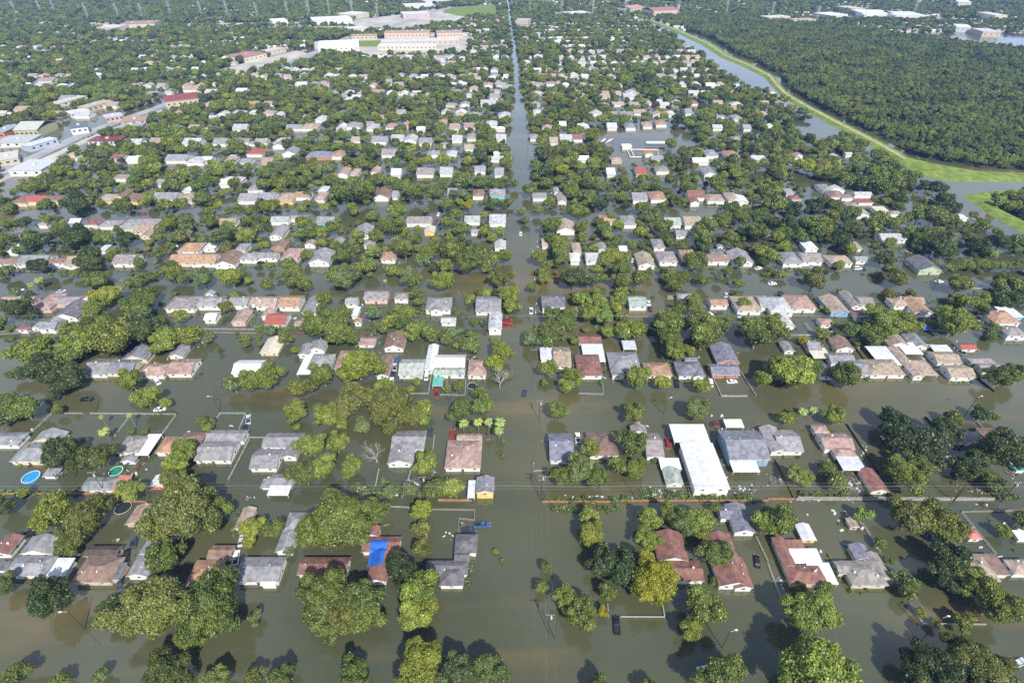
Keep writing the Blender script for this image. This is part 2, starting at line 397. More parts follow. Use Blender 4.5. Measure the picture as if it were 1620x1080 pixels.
TREES = {
'A': "310,110,115,b 500,130,120,o 440,215,100,o 385,300,78,m 1050,110,190,o 1190,120,100,b 930,210,100,o 930,370,125,m 650,660,90,d 880,640,195,o 1200,640,200,m 1090,800,110,b 270,610,130,d 30,525,70,m 20,80,70,d 60,1050,85,m 350,1060,50,m 570,1040,48,p 950,1040,140,d 1230,1060,85,m 1440,1060,70,m 1450,710,45,o 1440,195,75,b 1420,280,45,b",
'B': "450,170,195,m 660,110,110,m 570,240,65,p 310,250,80,m 950,90,68,y 945,215,62,o 940,315,62,o 820,430,112,d 930,560,125,b 900,700,110,b 980,640,80,b 400,590,160,m 600,600,130,m 400,730,110,m 610,710,110,m 510,690,120,o 100,200,60,m 930,1000,150,b 1130,1010,110,d 1320,1000,105,m 545,1050,100,m 130,1070,95,m 1362,330,20,s 1398,378,18,s 190,330,30,p",
'C': "200,425,40,m 160,535,42,m 440,130,60,b 450,235,92,b 520,400,100,d 500,330,70,d 640,440,105,d 640,360,60,d 820,510,150,Y 320,600,85,b 400,690,108,m 540,560,58,m 515,675,35,Y 775,150,85,b 770,250,75,b 890,110,75,b 960,160,90,m 1060,150,95,b 1165,80,35,m 1165,350,98,m 1090,230,50,m 1085,640,130,m 1020,770,80,m 1440,170,90,b 1190,1080,150,m 500,1130,90,m 780,1110,60,m 1150,510,28,s",
'D': "60,160,115,m 240,680,148,b 270,1010,215,b 540,120,52,b 640,280,38,m 685,380,28,m 800,130,120,o 960,150,120,o 850,90,90,D 1030,240,85,m 780,490,62,m 810,570,62,m 872,675,30,b 950,740,30,m 1110,735,60,m 1040,380,120,d 1130,470,100,m 1000,480,95,d 1290,620,145,m 1220,550,90,m 1345,215,43,b 960,1000,150,d 1150,960,150,o 1300,1030,130,o 860,1060,120,d 190,545,42,m 335,540,42,m 1440,150,55,d",
'E': "200,210,108,b 95,330,45,p 250,310,108,d 395,345,100,d 340,235,90,m 450,170,105,b 420,100,80,m 640,130,135,m 760,70,130,d 860,60,90,d 590,50,90,m 940,140,85,b 1080,110,65,y 745,370,78,b 850,465,82,b 945,495,40,b 130,520,100,m 30,500,85,m 60,570,60,d 320,535,38,m 340,780,112,d 420,830,70,d 550,800,95,d 1045,750,80,b 1010,840,85,y 990,930,80,o 1060,1030,110,o 1165,600,42,m 1190,635,32,b 590,655,36,P 575,572,20,P 735,562,20,P 750,660,22,s 830,655,20,s 740,990,80,b 440,735,45,m 1330,385,65,p 1420,370,80,b 140,1000,40,m",
'F': "60,350,92,b 230,410,60,o 300,400,60,o 380,340,80,m 225,535,78,m 590,280,120,y 520,330,75,y 560,460,110,o 620,460,62,p 405,560,85,b 490,610,38,b 510,520,90,o 760,530,140,o 860,560,90,o 740,430,90,y 955,530,62,b 950,590,40,b 620,630,50,p 600,600,40,p 320,740,88,b 470,720,75,b 380,860,95,b 280,900,90,m 545,850,72,y 530,890,45,y 970,840,85,b 1160,530,75,m 1290,510,75,m 1270,440,45,m 1180,608,38,P 1265,600,34,P 1325,600,34,P 1388,600,42,P 1385,650,36,P 1020,975,65,m 1110,975,65,b 915,378,30,y 887,415,25,y 1090,412,26,b 1160,395,40,m 1395,210,75,y 1360,270,60,y 1385,340,75,D 1222,170,55,m 675,760,92,D 870,990,50,p 760,1000,45,p 730,940,22,s 165,125,43,m 225,195,28,y 350,60,95,m 470,100,95,m 430,40,90,m 890,90,55,b 1000,90,55,b 1080,130,45,m 1405,800,14,s 1405,710,16,s 240,630,25,b",
'J': "110,130,55,p 220,80,95,m 300,40,80,m 200,140,60,m 355,140,28,b 205,300,55,b 340,340,68,b 310,400,50,b 630,90,62,b 700,80,62,y 880,50,95,m 900,120,80,m 925,190,72,b 1090,110,110,m 1180,60,75,m 725,350,85,b 850,380,55,b 265,540,68,m 700,550,72,m 1075,400,55,b 1050,530,82,p 690,730,95,m 600,850,65,m 700,870,75,m 450,755,58,m 380,870,100,p 480,920,90,m 290,910,75,m 1400,100,115,m 1430,360,58,b 812,820,18,s 180,385,30,s 505,375,18,s",
'K': "60,90,65,m 198,138,32,Y 150,320,130,b 60,290,90,m 240,300,85,m 450,340,95,m 380,330,50,m 105,580,45,b 200,540,34,P 262,530,30,P 380,570,70,b 600,120,75,m 690,40,110,b 790,50,80,b 1060,40,105,b 720,590,90,d 760,690,120,d 950,720,115,d 1010,660,90,d 900,800,85,d 780,900,110,m 860,860,90,m 740,850,70,m 1055,580,55,m 1010,620,48,b 1210,560,52,d 1290,575,28,m 1320,350,75,m 1410,330,75,m 1310,760,130,d 1200,800,85,d 1120,880,85,d 1250,930,50,m 340,870,45,m 390,940,60,m 170,900,68,b 220,960,32,b 480,80,55,m 1320,970,60,m 1400,720,60,d",
'M': "170,70,50,m 300,180,58,m 490,180,100,d 480,120,60,d 780,190,78,m 940,140,52,b 1060,180,70,m 1140,170,50,m 1270,140,58,m 1380,185,40,Y 1510,205,45,m 1590,220,50,m 1080,290,75,m 1180,290,70,p 300,270,45,m 380,340,75,m 500,380,108,d 430,380,70,d 660,390,65,m 800,390,78,d 940,415,28,b 1030,340,45,m 1150,380,60,m 1010,480,55,m 840,500,34,m 560,500,90,d 580,560,80,d 600,650,88,m 585,750,48,Y 860,680,78,m 700,740,90,b 600,840,85,b 640,790,70,b 930,760,90,m 860,830,110,m 880,930,130,m 980,950,80,m 560,980,110,m 740,990,120,m 460,970,70,m 1050,1000,85,b 1210,1010,70,o 960,630,48,m 1090,600,90,m 1160,640,50,m 1290,640,88,p 1460,640,88,b 1570,660,32,b 1140,880,58,b 1430,820,48,o 110,840,108,d 190,880,50,d 10,920,50,m 235,560,80,d 40,600,60,m 245,650,36,P 190,680,28,P 100,340,55,D 180,430,58,d 270,400,60,d 50,300,50,m 760,640,40,D 1560,370,75,b 1400,380,72,d 1440,320,55,m 1560,280,50,m 1250,60,58,m 1330,280,60,m 1330,220,45,m 520,50,58,m 620,50,65,m 850,40,58,m 930,50,55,b 1300,30,75,m 70,200,55,m 10,160,45,d 250,60,50,m 400,70,60,m 700,40,50,m 1190,350,40,D 1450,220,40,m 1000,380,40,m 740,330,30,m 1280,110,40,m 640,170,40,m 170,280,50,d 20,400,60,m 1080,60,60,m 1480,40,50,m 120,470,45,m",
'N': "90,190,75,m 30,180,50,d 285,205,40,b 440,190,36,b 560,90,115,m 690,90,110,m 640,50,60,m 1000,100,90,m 900,60,50,m 1120,100,55,m 1200,170,58,m 1340,180,44,Y 900,215,75,b 620,220,40,b 290,290,60,b 275,370,55,m 350,330,50,m 480,320,60,m 420,350,45,b 850,320,100,m 760,370,60,m 740,250,48,m 640,370,50,b 560,490,95,m 500,440,50,m 730,480,72,p 720,560,68,m 940,450,95,o 1010,390,50,m 560,640,110,p 500,620,60,m 240,620,95,m 300,680,70,m 210,560,65,m 320,500,50,m 70,680,52,m 85,565,32,b 960,620,78,p 1010,650,60,m 1010,740,55,m 1190,655,88,y 1100,470,88,m 1240,480,115,m 1380,500,110,m 1480,520,70,m 1570,500,55,m 1200,560,60,m 1330,560,80,m 1060,520,60,m 1210,290,60,m 1290,330,70,m 1270,240,50,m 1450,345,52,b 1550,350,50,b 1500,390,40,b 1540,640,80,o 1590,740,78,b 1620,820,60,b 1282,860,38,o 1390,920,36,m 430,770,65,m 440,860,75,m 400,940,70,m 500,940,110,m 560,860,60,m 850,860,40,m 950,870,90,m 900,920,60,m 740,860,65,p 850,920,55,Y 800,960,50,m 1000,985,45,b 1110,990,70,m 1230,990,55,p 180,1010,38,m 1370,1010,48,m 90,975,50,p 20,320,55,m 1440,240,30,b 1600,160,35,m 815,655,17,P 700,160,30,m 330,110,30,m 1080,220,30,m 1420,40,60,m 1300,30,70,m 1250,110,40,m 50,50,60,m 150,40,60,m 280,40,60,m 860,30,50,m 770,20,60,m 480,20,60,m",
'O': "110,80,58,m 210,40,50,m 240,150,35,b 390,100,62,m 370,60,50,m 420,220,78,m 560,170,75,d 500,120,50,m 720,60,55,m 700,130,48,m 840,60,40,m 815,190,58,m 910,60,50,m 1040,150,48,m 1100,60,60,m 890,260,80,m 930,320,60,m 60,220,38,p 160,210,42,m 85,270,32,p 255,310,80,m 300,440,85,m 310,490,85,m 250,400,60,m 170,510,60,m 440,320,52,m 440,390,34,m 580,330,58,m 560,290,40,m 670,310,50,b 600,370,42,b 810,350,58,b 765,430,34,b 530,425,18,b 990,300,40,m 1200,370,75,m 1250,310,80,m 1330,280,78,m 1450,250,80,m 1400,200,60,m 1560,250,85,m 1560,350,88,m 1480,340,60,m 1160,520,72,m 1150,560,45,m 1220,420,60,m 1380,380,60,m 1440,540,52,p 1590,480,58,b 1580,80,60,m 1620,180,60,m 640,500,75,b 600,530,52,b 720,510,50,b 690,590,82,m 690,660,75,m 800,640,72,m 560,640,45,m 520,660,40,m 380,640,98,d 460,660,60,d 200,640,48,b 130,700,45,m 180,600,40,m 1000,640,60,m 1080,640,65,m 1030,690,60,m 1210,660,55,m 1310,640,38,p 1420,675,36,m 440,770,70,b 540,800,85,b 480,860,80,y 590,880,80,b 680,780,65,b 700,730,50,b 660,830,50,b 15,720,42,b 0,620,35,m 1150,790,82,m 1000,880,90,m 1060,830,60,m 1010,970,80,b 1170,930,100,m 1240,990,60,m 780,960,70,y 710,980,62,m 260,880,85,m 330,930,85,m 240,970,70,d 380,870,60,m 1470,800,50,b 1560,930,70,m 1600,980,70,m 110,1000,45,p 1300,980,45,m 1450,680,30,m 20,40,40,m 620,250,40,m 700,20,50,m 1000,20,50,m 1290,30,60,m 1440,40,50,m 1540,140,40,m 480,40,60,m 590,60,40,m 300,20,40,m 1060,440,40,m 550,70,45,m",
'P': "290,650,92,o 825,640,86,o 720,520,75,d 450,720,28,m 1210,680,86,m 1450,680,60,m 1500,650,60,o 1570,680,70,m 1050,240,100,o 960,230,72,b 1130,260,60,m 900,260,50,m 1070,70,60,d 1000,60,50,d 1110,140,60,d 1170,200,62,d 830,130,58,d 700,260,60,m 650,300,55,m 800,290,45,b 740,270,50,m 780,410,42,b 860,370,40,m 1060,420,90,d 980,390,60,m 1010,350,60,m 1120,470,80,d 950,430,50,m 1320,430,82,d 1470,410,80,d 1570,400,70,m 1240,350,45,m 1300,240,35,o 1390,285,24,m 460,560,44,b 380,845,24,b 690,870,85,b 760,900,85,b 850,900,72,b 660,970,75,m 780,960,60,b 1180,930,105,m 1130,880,50,b 1250,790,68,m 1320,800,50,b 1360,850,45,d 1180,770,50,m 1050,790,18,b 1090,830,20,m 520,960,50,m 440,940,36,b 30,930,88,b 100,360,58,m 200,380,60,m 310,290,72,m 400,260,68,m 130,290,80,d 220,290,60,m 520,330,80,d 470,400,85,d 330,350,60,m 290,200,78,d 150,200,70,d 60,180,75,m 430,190,62,m 550,220,55,m 510,450,55,b 20,280,60,d 60,380,50,b 400,180,60,d 470,260,50,d 570,370,60,d 700,50,75,m 600,40,60,m 800,40,70,m 880,50,50,d 500,20,60,m 690,330,20,P 1460,150,50,b 1540,120,50,b 1600,140,50,m 1540,190,40,b 1600,210,40,m 1440,110,20,b 20,500,60,b 10,110,60,m 110,430,40,b 760,740,50,o 1470,780,60,d 1570,770,60,d 1620,730,50,d",
}
# cars: x,y,kind,colour,heading degrees (0 = pointing away), label
CARS = {
'A': "185,205,pickup,black,-25,black pickup parked behind the grey hip-roofed house near left edge;765,265,pickup,darkblue,-18,dark blue-grey pickup nearest the trampoline in a line of three vehicles;722,345,sedan,black,-25,black car between two brown roofs middle of three vehicles in a line;685,500,sedan,blackblue,-25,black car lowest of three in a line left of narrow grey house;1375,265,sedan,silver,-12,silver-blue car behind another white vehicle beside the tan gabled garage;1345,365,pickup,white,-15,white pickup wedged between orange-brown roof and grey porch house;258,535,sedan,redwhite,-40,red car swamped under a dark tree at lower left",
'B': "1290,178,pickup,blue,88,blue pickup parked sideways at the walled yard beside the crossing street;1210,206,sedan,blackblue,86,dark blue car under the rim of the charcoal L-shaped house",
'C': "1395,385,sedan,black,14,black sedan alone in deep water between two driveways;595,745,pickup,black,4,black pickup standing before the white rail fence, nearest the camera;1105,998,sedan,white,80,white car at the bottom edge half hidden by a tree",
'D': "1428,962,sedan,silver,75,pale blue-grey car at the right edge bottom corner",
'E': "895,370,sedan,white,-45,white car floating askew before the white two-window gabled house;500,473,pickup,black,86,dark pickup nearly sunk in open water at the left street;325,466,sedan,black,80,dark car roof beside the dark left trees;910,527,sedan,white,80,white car under the two pale green street trees;1415,585,pickup,silver,-20,silver pickup behind a dark car at the fence corner;1395,635,sedan,black,-18,dark car beside the wide pale grey house wall",
'F': "772,370,pickup,white,-6,white pickup lowest in the packed driveway;780,330,sedan,black,-6,black car second lowest in the packed driveway;790,288,pickup,silver,-8,silver pickup third in the packed driveway;803,238,sedan,blue,-8,blue car at the top of the packed driveway;970,342,sedan,white,-4,white car under the long white side roof;1027,432,pickup,red,-10,bright red pickup in front of the teal awning;994,655,sedan,darkgreen,0,dark green car on driveway between two grey roofs;1118,670,sedan,red,3,dark red car behind the square tan-pink hip roof",
'J': "70,433,sedan,blackblue,12,dark car stranded in the middle of the crossing street;938,382,pickup,black,10,black pickup beside the orange roofed house;1132,376,van,white,10,white van beside the fence left of the slate brick house;1253,370,sedan,white,85,white car sideways before the slate brick house;374,690,pickup,white,2,white pickup between slate-purple roof and dark brown roof;1155,608,sedan,maroon,60,maroon car half hidden behind the slate blue-walled house;888,720,van,red,5,red and white vehicle beside the long white building",
'M': "915,230,sedan,red,80,red car awash in far left cross street;900,470,sedan,red,70,red car left of a round bushy tree in fifth row;120,715,sedan,white,80,white car under palm at far left;385,722,sedan,silver,60,silver car beside a small bush at far left street;345,462,van,black,75,black van behind brown roofs at far left;365,570,sedan,white,60,white car in front of the small brown roofs far left;1100,438,sedan,white,80,white car behind orange roofed houses",
'N': "1155,235,sedan,white,5,white car nose to tail with red one behind it;1141,272,sedan,red,5,small red car behind the white car at mid distance;1585,908,pickup,red,85,red pickup farther of the two by the tall narrow white house;1595,938,pickup,red,85,red pickup nearer of the two by the tall narrow white house;30,540,sedan,black,80,black car below the long grey roof at left centre;675,465,sedan,black,10,black car among trees at centre left",
'O': "121,845,pickup,white,2,white pickup in the crossing street near utility pole;55,357,sedan,white,0,white car far up the crossing street;875,833,sedan,black,8,black car right of the grey-green roofed white house;765,525,sedan,white,10,white car between two big trees and a tan roof;925,560,sedan,black,5,black car between tan roof and greybrown roof;1250,870,van,white,-30,white van under large tree below orange roof;1430,870,sedan,silver,0,silver car left of tan-orange house;1560,575,sedan,white,70,white car in front of the grey gable at right centre;865,795,sedan,white,6,white car beside the grey-green roofed house wall;1385,790,van,blackblue,10,dark van between orange roof and tan roof;1355,745,sedan,silver,20,silver car behind the orange roof right of centre",
'P': "568,577,van,white,85,white van alone in the right street, left of dark trees;1083,660,sedan,white,80,white car near the green-walled house;62,565,sedan,blue,60,blue car in front of grey hip roof right of centre;28,672,sedan,white,85,white car alone in the wide right street water;280,562,sedan,silver,60,silver car before grey-tan roof pair;655,262,van,white,80,white van beside trees near the channel;1575,1022,van,white,60,white camper van at the right edge behind brown roof",
}
FENCES = {  # polylines, kind: r = white rail on posts, w = solid wall
'B': "r 735,75 870,80;w 1005,88 1245,92 1243,150;w 1243,150 1158,140 1152,210;w:orange 1038,38 1225,38",
'C': "r 620,703 870,704 858,635;r 550,700 545,630;r 1390,245 1458,385;r 778,310 800,375;w:orange 170,45 560,45;w:orange 620,40 1460,38",
'D': "r 540,170 640,330;r 815,630 885,742 1240,746;r 1105,110 1300,345;w 1105,103 1395,96;w:white 170,22 1290,26;w:orange 0,30 150,30;r 0,400 70,590;w:brown 1370,92 1460,88",
'E': "r 370,553 470,553;r 515,553 1000,558;r 1002,562 925,668;r 730,580 652,682;r 292,555 150,690;r 1253,552 1400,553 1362,640;r 1252,555 1215,610;r 1390,690 1500,690;r 1420,700 1300,930;w:orange 0,1008 600,1008;w:orange 650,1050 830,1052;w:brown 870,745 700,975;w -10,100 300,82;w 1120,90 1458,95",
'F': "r 855,440 982,440 1000,330;r 1050,448 1190,450 1196,350;r 1016,680 1008,755;r 885,872 832,1030;w:orange 1040,1042 1205,1044;w:brown 560,88 680,92;w:brown 680,120 668,200;w:brown 860,200 820,330;w:orange 1075,865 1105,868;w:brown 0,96 300,92;r 700,870 680,970",
'J': "r 380,440 520,445 515,360;w:white 1115,280 1192,452 1340,452;w:white 1260,250 1390,450;w:brown 970,880 1010,1000;w:brown 540,240 552,335;w:brown 340,200 350,310;r 125,880 205,878",
'K': "w:dark 448,610 640,900;w:brown 38,808 92,912;w:brown 92,912 150,1035;w:dark 898,570 965,645;r 215,38 255,90 380,88;r 165,108 235,110;w:dark 500,180 600,310;w:white 1190,600 1290,700;w:brown 500,800 560,860;w:white 160,1040 1290,1042;w:dark 1190,345 1295,430",
'M': "w 0,975 250,975;r 1250,960 1620,965",
'P': "w:white 1035,965 1160,970;r 230,925 275,985 415,980;r 120,1000 420,1000;w:white 1285,700 1390,705;w:white 1250,880 1350,880",
'O': "w:orange 470,392 560,390;w:white 985,752 1050,752 1050,765 985,765;w:white 1530,175 1600,178;r 850,570 915,568",
}
POLES = {  # base x,y, kind, height: u = utility with crossarm, l = street lamp, b = bare pole
'A': "483,772,l,10.5", 'C': "208,795,u,11;243,830,b,9;1195,880,l,10;165,45,u,12;1100,90,b,7",
'D': "903,802,l,10;1055,50,b,8;1325,50,u,11",
'E': "1253,548,l,9.5;920,572,b,8;430,915,b,6;600,1000,u,11;545,545,b,7;330,935,b,4",
'F': "960,1005,u,9;", 'J': "862,560,l,9.5;155,590,u,11;120,295,u,11;165,1030,u,12;190,1035,u,12;715,1050,b,11;1350,1020,b,8",
'K': "1130,552,l,9.5;1325,1055,u,11;1055,1050,b,9", 'O': "112,350,u,11;125,560,u,11;135,740,u,11;140,950,u,11;118,150,u,10",
'M': "290,600,l,9;900,570,l,8", 'P': "825,560,b,9;1040,720,b,8;290,110,b,9", 'N': "420,560,b,7",
}
POLES['F'] = POLES['F'].rstrip(';')
# ================================================================ helpers
def link(o, parent=None):
    C.objects.link(o)
    if parent is not None: o.parent = parent
    return o
def mesh_from(name, V, F, mats=(), mi=None, smooth=False):
    me = bpy.data.meshes.new(name); me.from_pydata([tuple(v) for v in V], [], [tuple(f) for f in F])
    for m in mats: me.materials.append(m)
    if mi is not None: me.polygons.foreach_set('material_index', list(mi))
    if smooth: me.polygons.foreach_set('use_smooth', [True] * len(F))
    me.update(); return me
def ob(name, me, parent=None, loc=(0, 0, 0), rz=0.0, col=None):
    o = bpy.data.objects.new(name, me); o.location = loc; o.rotation_euler = (0, 0, rz)
    if col is not None: o.color = (*col, 1)
    return link(o, parent)
def tag(o, label=None, cat=None, group=None, kind=None):
    if label: o['label'] = label
    if cat: o['category'] = cat
    if group: o['group'] = group
    if kind: o['kind'] = kind
    return o
def root(name, loc, rz=0.0):
    o = bpy.data.objects.new(name, None); o.location = loc; o.rotation_euler = (0, 0, rz); o.empty_display_size = .5
    return link(o)
class MB:
    def __init__(s): s.V, s.F, s.M = [], [], []
    def add(s, V, F, m=0):
        n = len(s.V); s.V += [tuple(v) for v in V]; s.F += [tuple(i + n for i in f) for f in F]
        s.M += (m if isinstance(m, (list, tuple)) else [m] * len(F))
    def box(s, x0, x1, y0, y1, z0, z1, m=0):
        s.add([(x0, y0, z0), (x1, y0, z0), (x1, y1, z0), (x0, y1, z0), (x0, y0, z1), (x1, y0, z1), (x1, y1, z1), (x0, y1, z1)],
              [(3, 2, 1, 0), (4, 5, 6, 7), (0, 1, 5, 4), (1, 2, 6, 5), (2, 3, 7, 6), (3, 0, 4, 7)], m)
    def tube(s, a, b, r0, r1, n=6, m=0, cap=True):
        a, b = Vector(a), Vector(b); d = (b - a)
        if d.length < 1e-6: return
        q = d.to_track_quat('Z', 'Y'); V = []
        for c, r in ((a, r0), (b, r1)):
            for k in range(n):
                t = 2 * math.pi * k / n; V.append(c + q @ Vector((r * math.cos(t), r * math.sin(t), 0)))
        F = [(k, (k + 1) % n, n + (k + 1) % n, n + k) for k in range(n)]
        if cap: F += [tuple(range(n, 2 * n)), tuple(reversed(range(n)))]
        s.add(V, F, m)
    def mesh(s, name, mats, smooth=False): return mesh_from(name, s.V, s.F, mats, s.M, smooth)
def in_poly(x, y, P):
    c = False; j = len(P) - 1
    for i in range(len(P)):
        xi, yi = P[i]; xj, yj = P[j]
        if (yi > y) != (yj > y) and x < (xj - xi) * (y - yi) / (yj - yi) + xi: c = not c
        j = i
    return c
WORDS = ['zero', 'first', 'second', 'third', 'fourth', 'fifth', 'sixth', 'seventh', 'eighth', 'ninth', 'tenth', 'eleventh', 'twelfth']
def ordw(n):
    if n < len(WORDS): return WORDS[n]
    return '%d%s' % (n, 'th' if 10 <= n % 100 <= 20 else {1: 'st', 2: 'nd', 3: 'rd'}.get(n % 10, 'th'))
# ================================================================ materials
def mat(name):
    m = bpy.data.materials.new(name); m.use_nodes = True; t = m.node_tree; t.nodes.clear()
    o = t.nodes.new('ShaderNodeOutputMaterial'); return m, t, o
def N(t, k, **kw):
    n = t.nodes.new(k)
    for a, b in kw.items(): setattr(n, a, b)
    return n
def ramp(t, fac, stops, mode='LINEAR'):
    r = N(t, 'ShaderNodeValToRGB'); e = r.color_ramp.elements; r.color_ramp.interpolation = mode
    while len(e) < len(stops): e.new(.5)
    for i, (p, c) in enumerate(stops): e[i].position = p; e[i].color = (*c, 1) if len(c) == 3 else c
    t.links.new(fac, r.inputs[0]); return r.outputs[0]
def mul(t, a, b, f=1.0, mode='MULTIPLY'):
    m = N(t, 'ShaderNodeMix', data_type='RGBA', blend_type=mode)
    if hasattr(f, 'default_value') or hasattr(f, 'links'): t.links.new(f, m.inputs['Factor'])
    else: m.inputs['Factor'].default_value = f
    for s, v in ((6, a), (7, b)):
        if isinstance(v, tuple): m.inputs[s].default_value = (*v, 1)
        else: t.links.new(v, m.inputs[s])
    return m.outputs[2]
def noise(t, vec, scale, detail=4, rough=.55, sc=None):
    n = N(t, 'ShaderNodeTexNoise'); n.inputs['Scale'].default_value = scale; n.inputs['Detail'].default_value = detail
    n.inputs['Roughness'].default_value = rough
    if sc is not None:
        mp = N(t, 'ShaderNodeMapping'); mp.inputs['Scale'].default_value = sc; t.links.new(vec, mp.inputs[0]); vec = mp.outputs[0]
    t.links.new(vec, n.inputs['Vector']); return n.outputs[0]
def principled(t, out, col, rough=.7, spec=.3, bump=None, bstr=.3, metal=0.0):
    p = N(t, 'ShaderNodeBsdfPrincipled'); p.inputs['Roughness'].default_value = rough; p.inputs['Metallic'].default_value = metal
    p.inputs['Specular IOR Level'].default_value = spec
    if isinstance(col, tuple): p.inputs['Base Color'].default_value = (*col, 1)
    else: t.links.new(col, p.inputs['Base Color'])
    if bump is not None:
        b = N(t, 'ShaderNodeBump'); b.inputs['Strength'].default_value = bstr; b.inputs['Distance'].default_value = .1
        t.links.new(bump, b.inputs['Height']); t.links.new(b.outputs[0], p.inputs['Normal'])
    t.links.new(p.outputs[0], out.inputs[0]); return p
def simple(name, col, rough=.6, spec=.3, var=.25, sc=2.0, metal=0.0):
    m, t, o = mat(name); g = N(t, 'ShaderNodeNewGeometry')
    n = noise(t, g.outputs['Position'], sc)
    v = ramp(t, n, [(.3, (1 - var,) * 3), (.7, (1 + var * .3,) * 3)])
    principled(t, o, mul(t, col, v), rough, spec, metal=metal); return m
def object_coloured(name, rough, var, streak, scale, bump=0.0, spec=.25, lines=None):
    m, t, o = mat(name); oi = N(t, 'ShaderNodeObjectInfo'); tc = N(t, 'ShaderNodeTexCoord'); v = tc.outputs['Object']
    rnd = N(t, 'ShaderNodeVectorMath', operation='ADD'); cmb = N(t, 'ShaderNodeCombineXYZ')
    sm = N(t, 'ShaderNodeMath', operation='MULTIPLY'); sm.inputs[1].default_value = 97.0; t.links.new(oi.outputs['Random'], sm.inputs[0])
    t.links.new(sm.outputs[0], cmb.inputs[0]); t.links.new(v, rnd.inputs[0]); t.links.new(cmb.outputs[0], rnd.inputs[1]); v2 = rnd.outputs[0]
    c = mul(t, oi.outputs['Color'], ramp(t, noise(t, v2, scale, 5, .65), [(.3, (1 - var,) * 3), (.7, (1 + var * .7,) * 3)]))
    c = mul(t, c, ramp(t, noise(t, v2, .55, 3, .5), [(.35, (1 - streak, 1 - streak, 1 - streak * .9)), (.6, (1.06, 1.06, 1.06))]))
    c = mul(t, c, ramp(t, noise(t, v2, 6.0, 2, .5, (1, .12, 1)), [(.3, (1 - streak * .8,) * 3), (.55, (1.03,) * 3)]))
    bh = None
    if lines:
        wv = N(t, 'ShaderNodeTexWave'); wv.bands_direction = lines; wv.inputs['Scale'].default_value = .9
        wv.inputs['Distortion'].default_value = .15; t.links.new(tc.outputs['Object'], wv.inputs[0])
        c = mul(t, c, ramp(t, wv.outputs[1], [(.0, (.8, .8, .8)), (.25, (1, 1, 1))]))
    if bump: bh = noise(t, v2, 9.0, 3, .7)
    principled(t, o, c, rough, spec, bh, bump); return m
M_SHINGLE = object_coloured('shingles', .85, .32, .34, 5.0, .25)
M_SHEET = object_coloured('sheet_roofing', .5, .08, .15, 1.5, 0, .4, lines='X')
M_SIDING = object_coloured('siding', .7, .08, .16, 1.2, 0, .3, lines='Z')
M_TRIM = simple('painted_trim', (.74, .74, .71), .5, .4, .12)
M_GLASS = simple('window_glass', (.035, .045, .055), .08, .8, .1)
M_VENT = simple('vent_metal', (.7, .7, .7), .35, .5, .1)
M_WOOD = simple('pole_wood', (.085, .068, .05), .9, .1, .3, 4)
M_GREYWOOD = simple('weathered_wood', (.22, .2, .17), .9, .1, .3, 4)
M_ORANGE = simple('orange_brick', (.36, .19, .10), .85, .2, .4, 1.2)
M_BROWNW = simple('brown_fence', (.17, .10, .065), .85, .2, .4, 1.5)
M_WHITEW = simple('white_wall', (.34, .325, .29), .8, .2, .35, 1.5)
M_DARKW = simple('dark_fence', (.05, .045, .035), .9, .1, .3, 1.5)
M_GALV = simple('galvanised', (.5, .51, .5), .45, .5, .15)
M_WIRE = simple('wire', (.2, .2, .2), .4, .4, .05)
M_BARK = simple('bark', (.10, .08, .06), .95, .1, .35, 3)
M_PALEBARK = simple('pale_bark', (.42, .38, .33), .9, .1, .3, 3)
M_TYRE = simple('tyre', (.02, .02, .02), .8, .2, .1)
M_DARK = simple('black_rubber', (.02, .022, .025), .6, .3, .1)
M_CAR = object_coloured('car_paint', .22, .04, .05, 3.0, 0, .6)
M_LAMP = simple('lamp_head', (.6, .6, .6), .3, .5, .1)
def foliage_material():
    m, t, o = mat('foliage'); oi = N(t, 'ShaderNodeObjectInfo'); at = N(t, 'ShaderNodeAttribute'); at.attribute_name = 'shade'
    tn = N(t, 'ShaderNodeAttribute'); tn.attribute_type = 'INSTANCER'; tn.attribute_name = 'color'
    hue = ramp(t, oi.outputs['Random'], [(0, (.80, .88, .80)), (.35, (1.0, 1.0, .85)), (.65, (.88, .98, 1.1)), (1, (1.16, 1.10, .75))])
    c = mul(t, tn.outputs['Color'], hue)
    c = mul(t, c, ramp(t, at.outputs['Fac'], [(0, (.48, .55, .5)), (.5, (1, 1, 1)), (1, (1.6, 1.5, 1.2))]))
    d = N(t, 'ShaderNodeBsdfDiffuse'); tr = N(t, 'ShaderNodeBsdfTranslucent'); gl = N(t, 'ShaderNodeBsdfGlossy'); gl.inputs['Roughness'].default_value = .45
    gl.inputs['Color'].default_value = (.9, .95, 1, 1)
    t.links.new(c, d.inputs[0]); t.links.new(mul(t, c, (1.3, 1.35, .6)), tr.inputs[0])
    mx = N(t, 'ShaderNodeMixShader'); mx.inputs[0].default_value = .22; t.links.new(d.outputs[0], mx.inputs[1]); t.links.new(tr.outputs[0], mx.inputs[2])
    m2 = N(t, 'ShaderNodeMixShader'); m2.inputs[0].default_value = .028; t.links.new(mx.outputs[0], m2.inputs[1]); t.links.new(gl.outputs[0], m2.inputs[2])
    t.links.new(m2.outputs[0], o.inputs[0]); return m
M_LEAF = foliage_material()
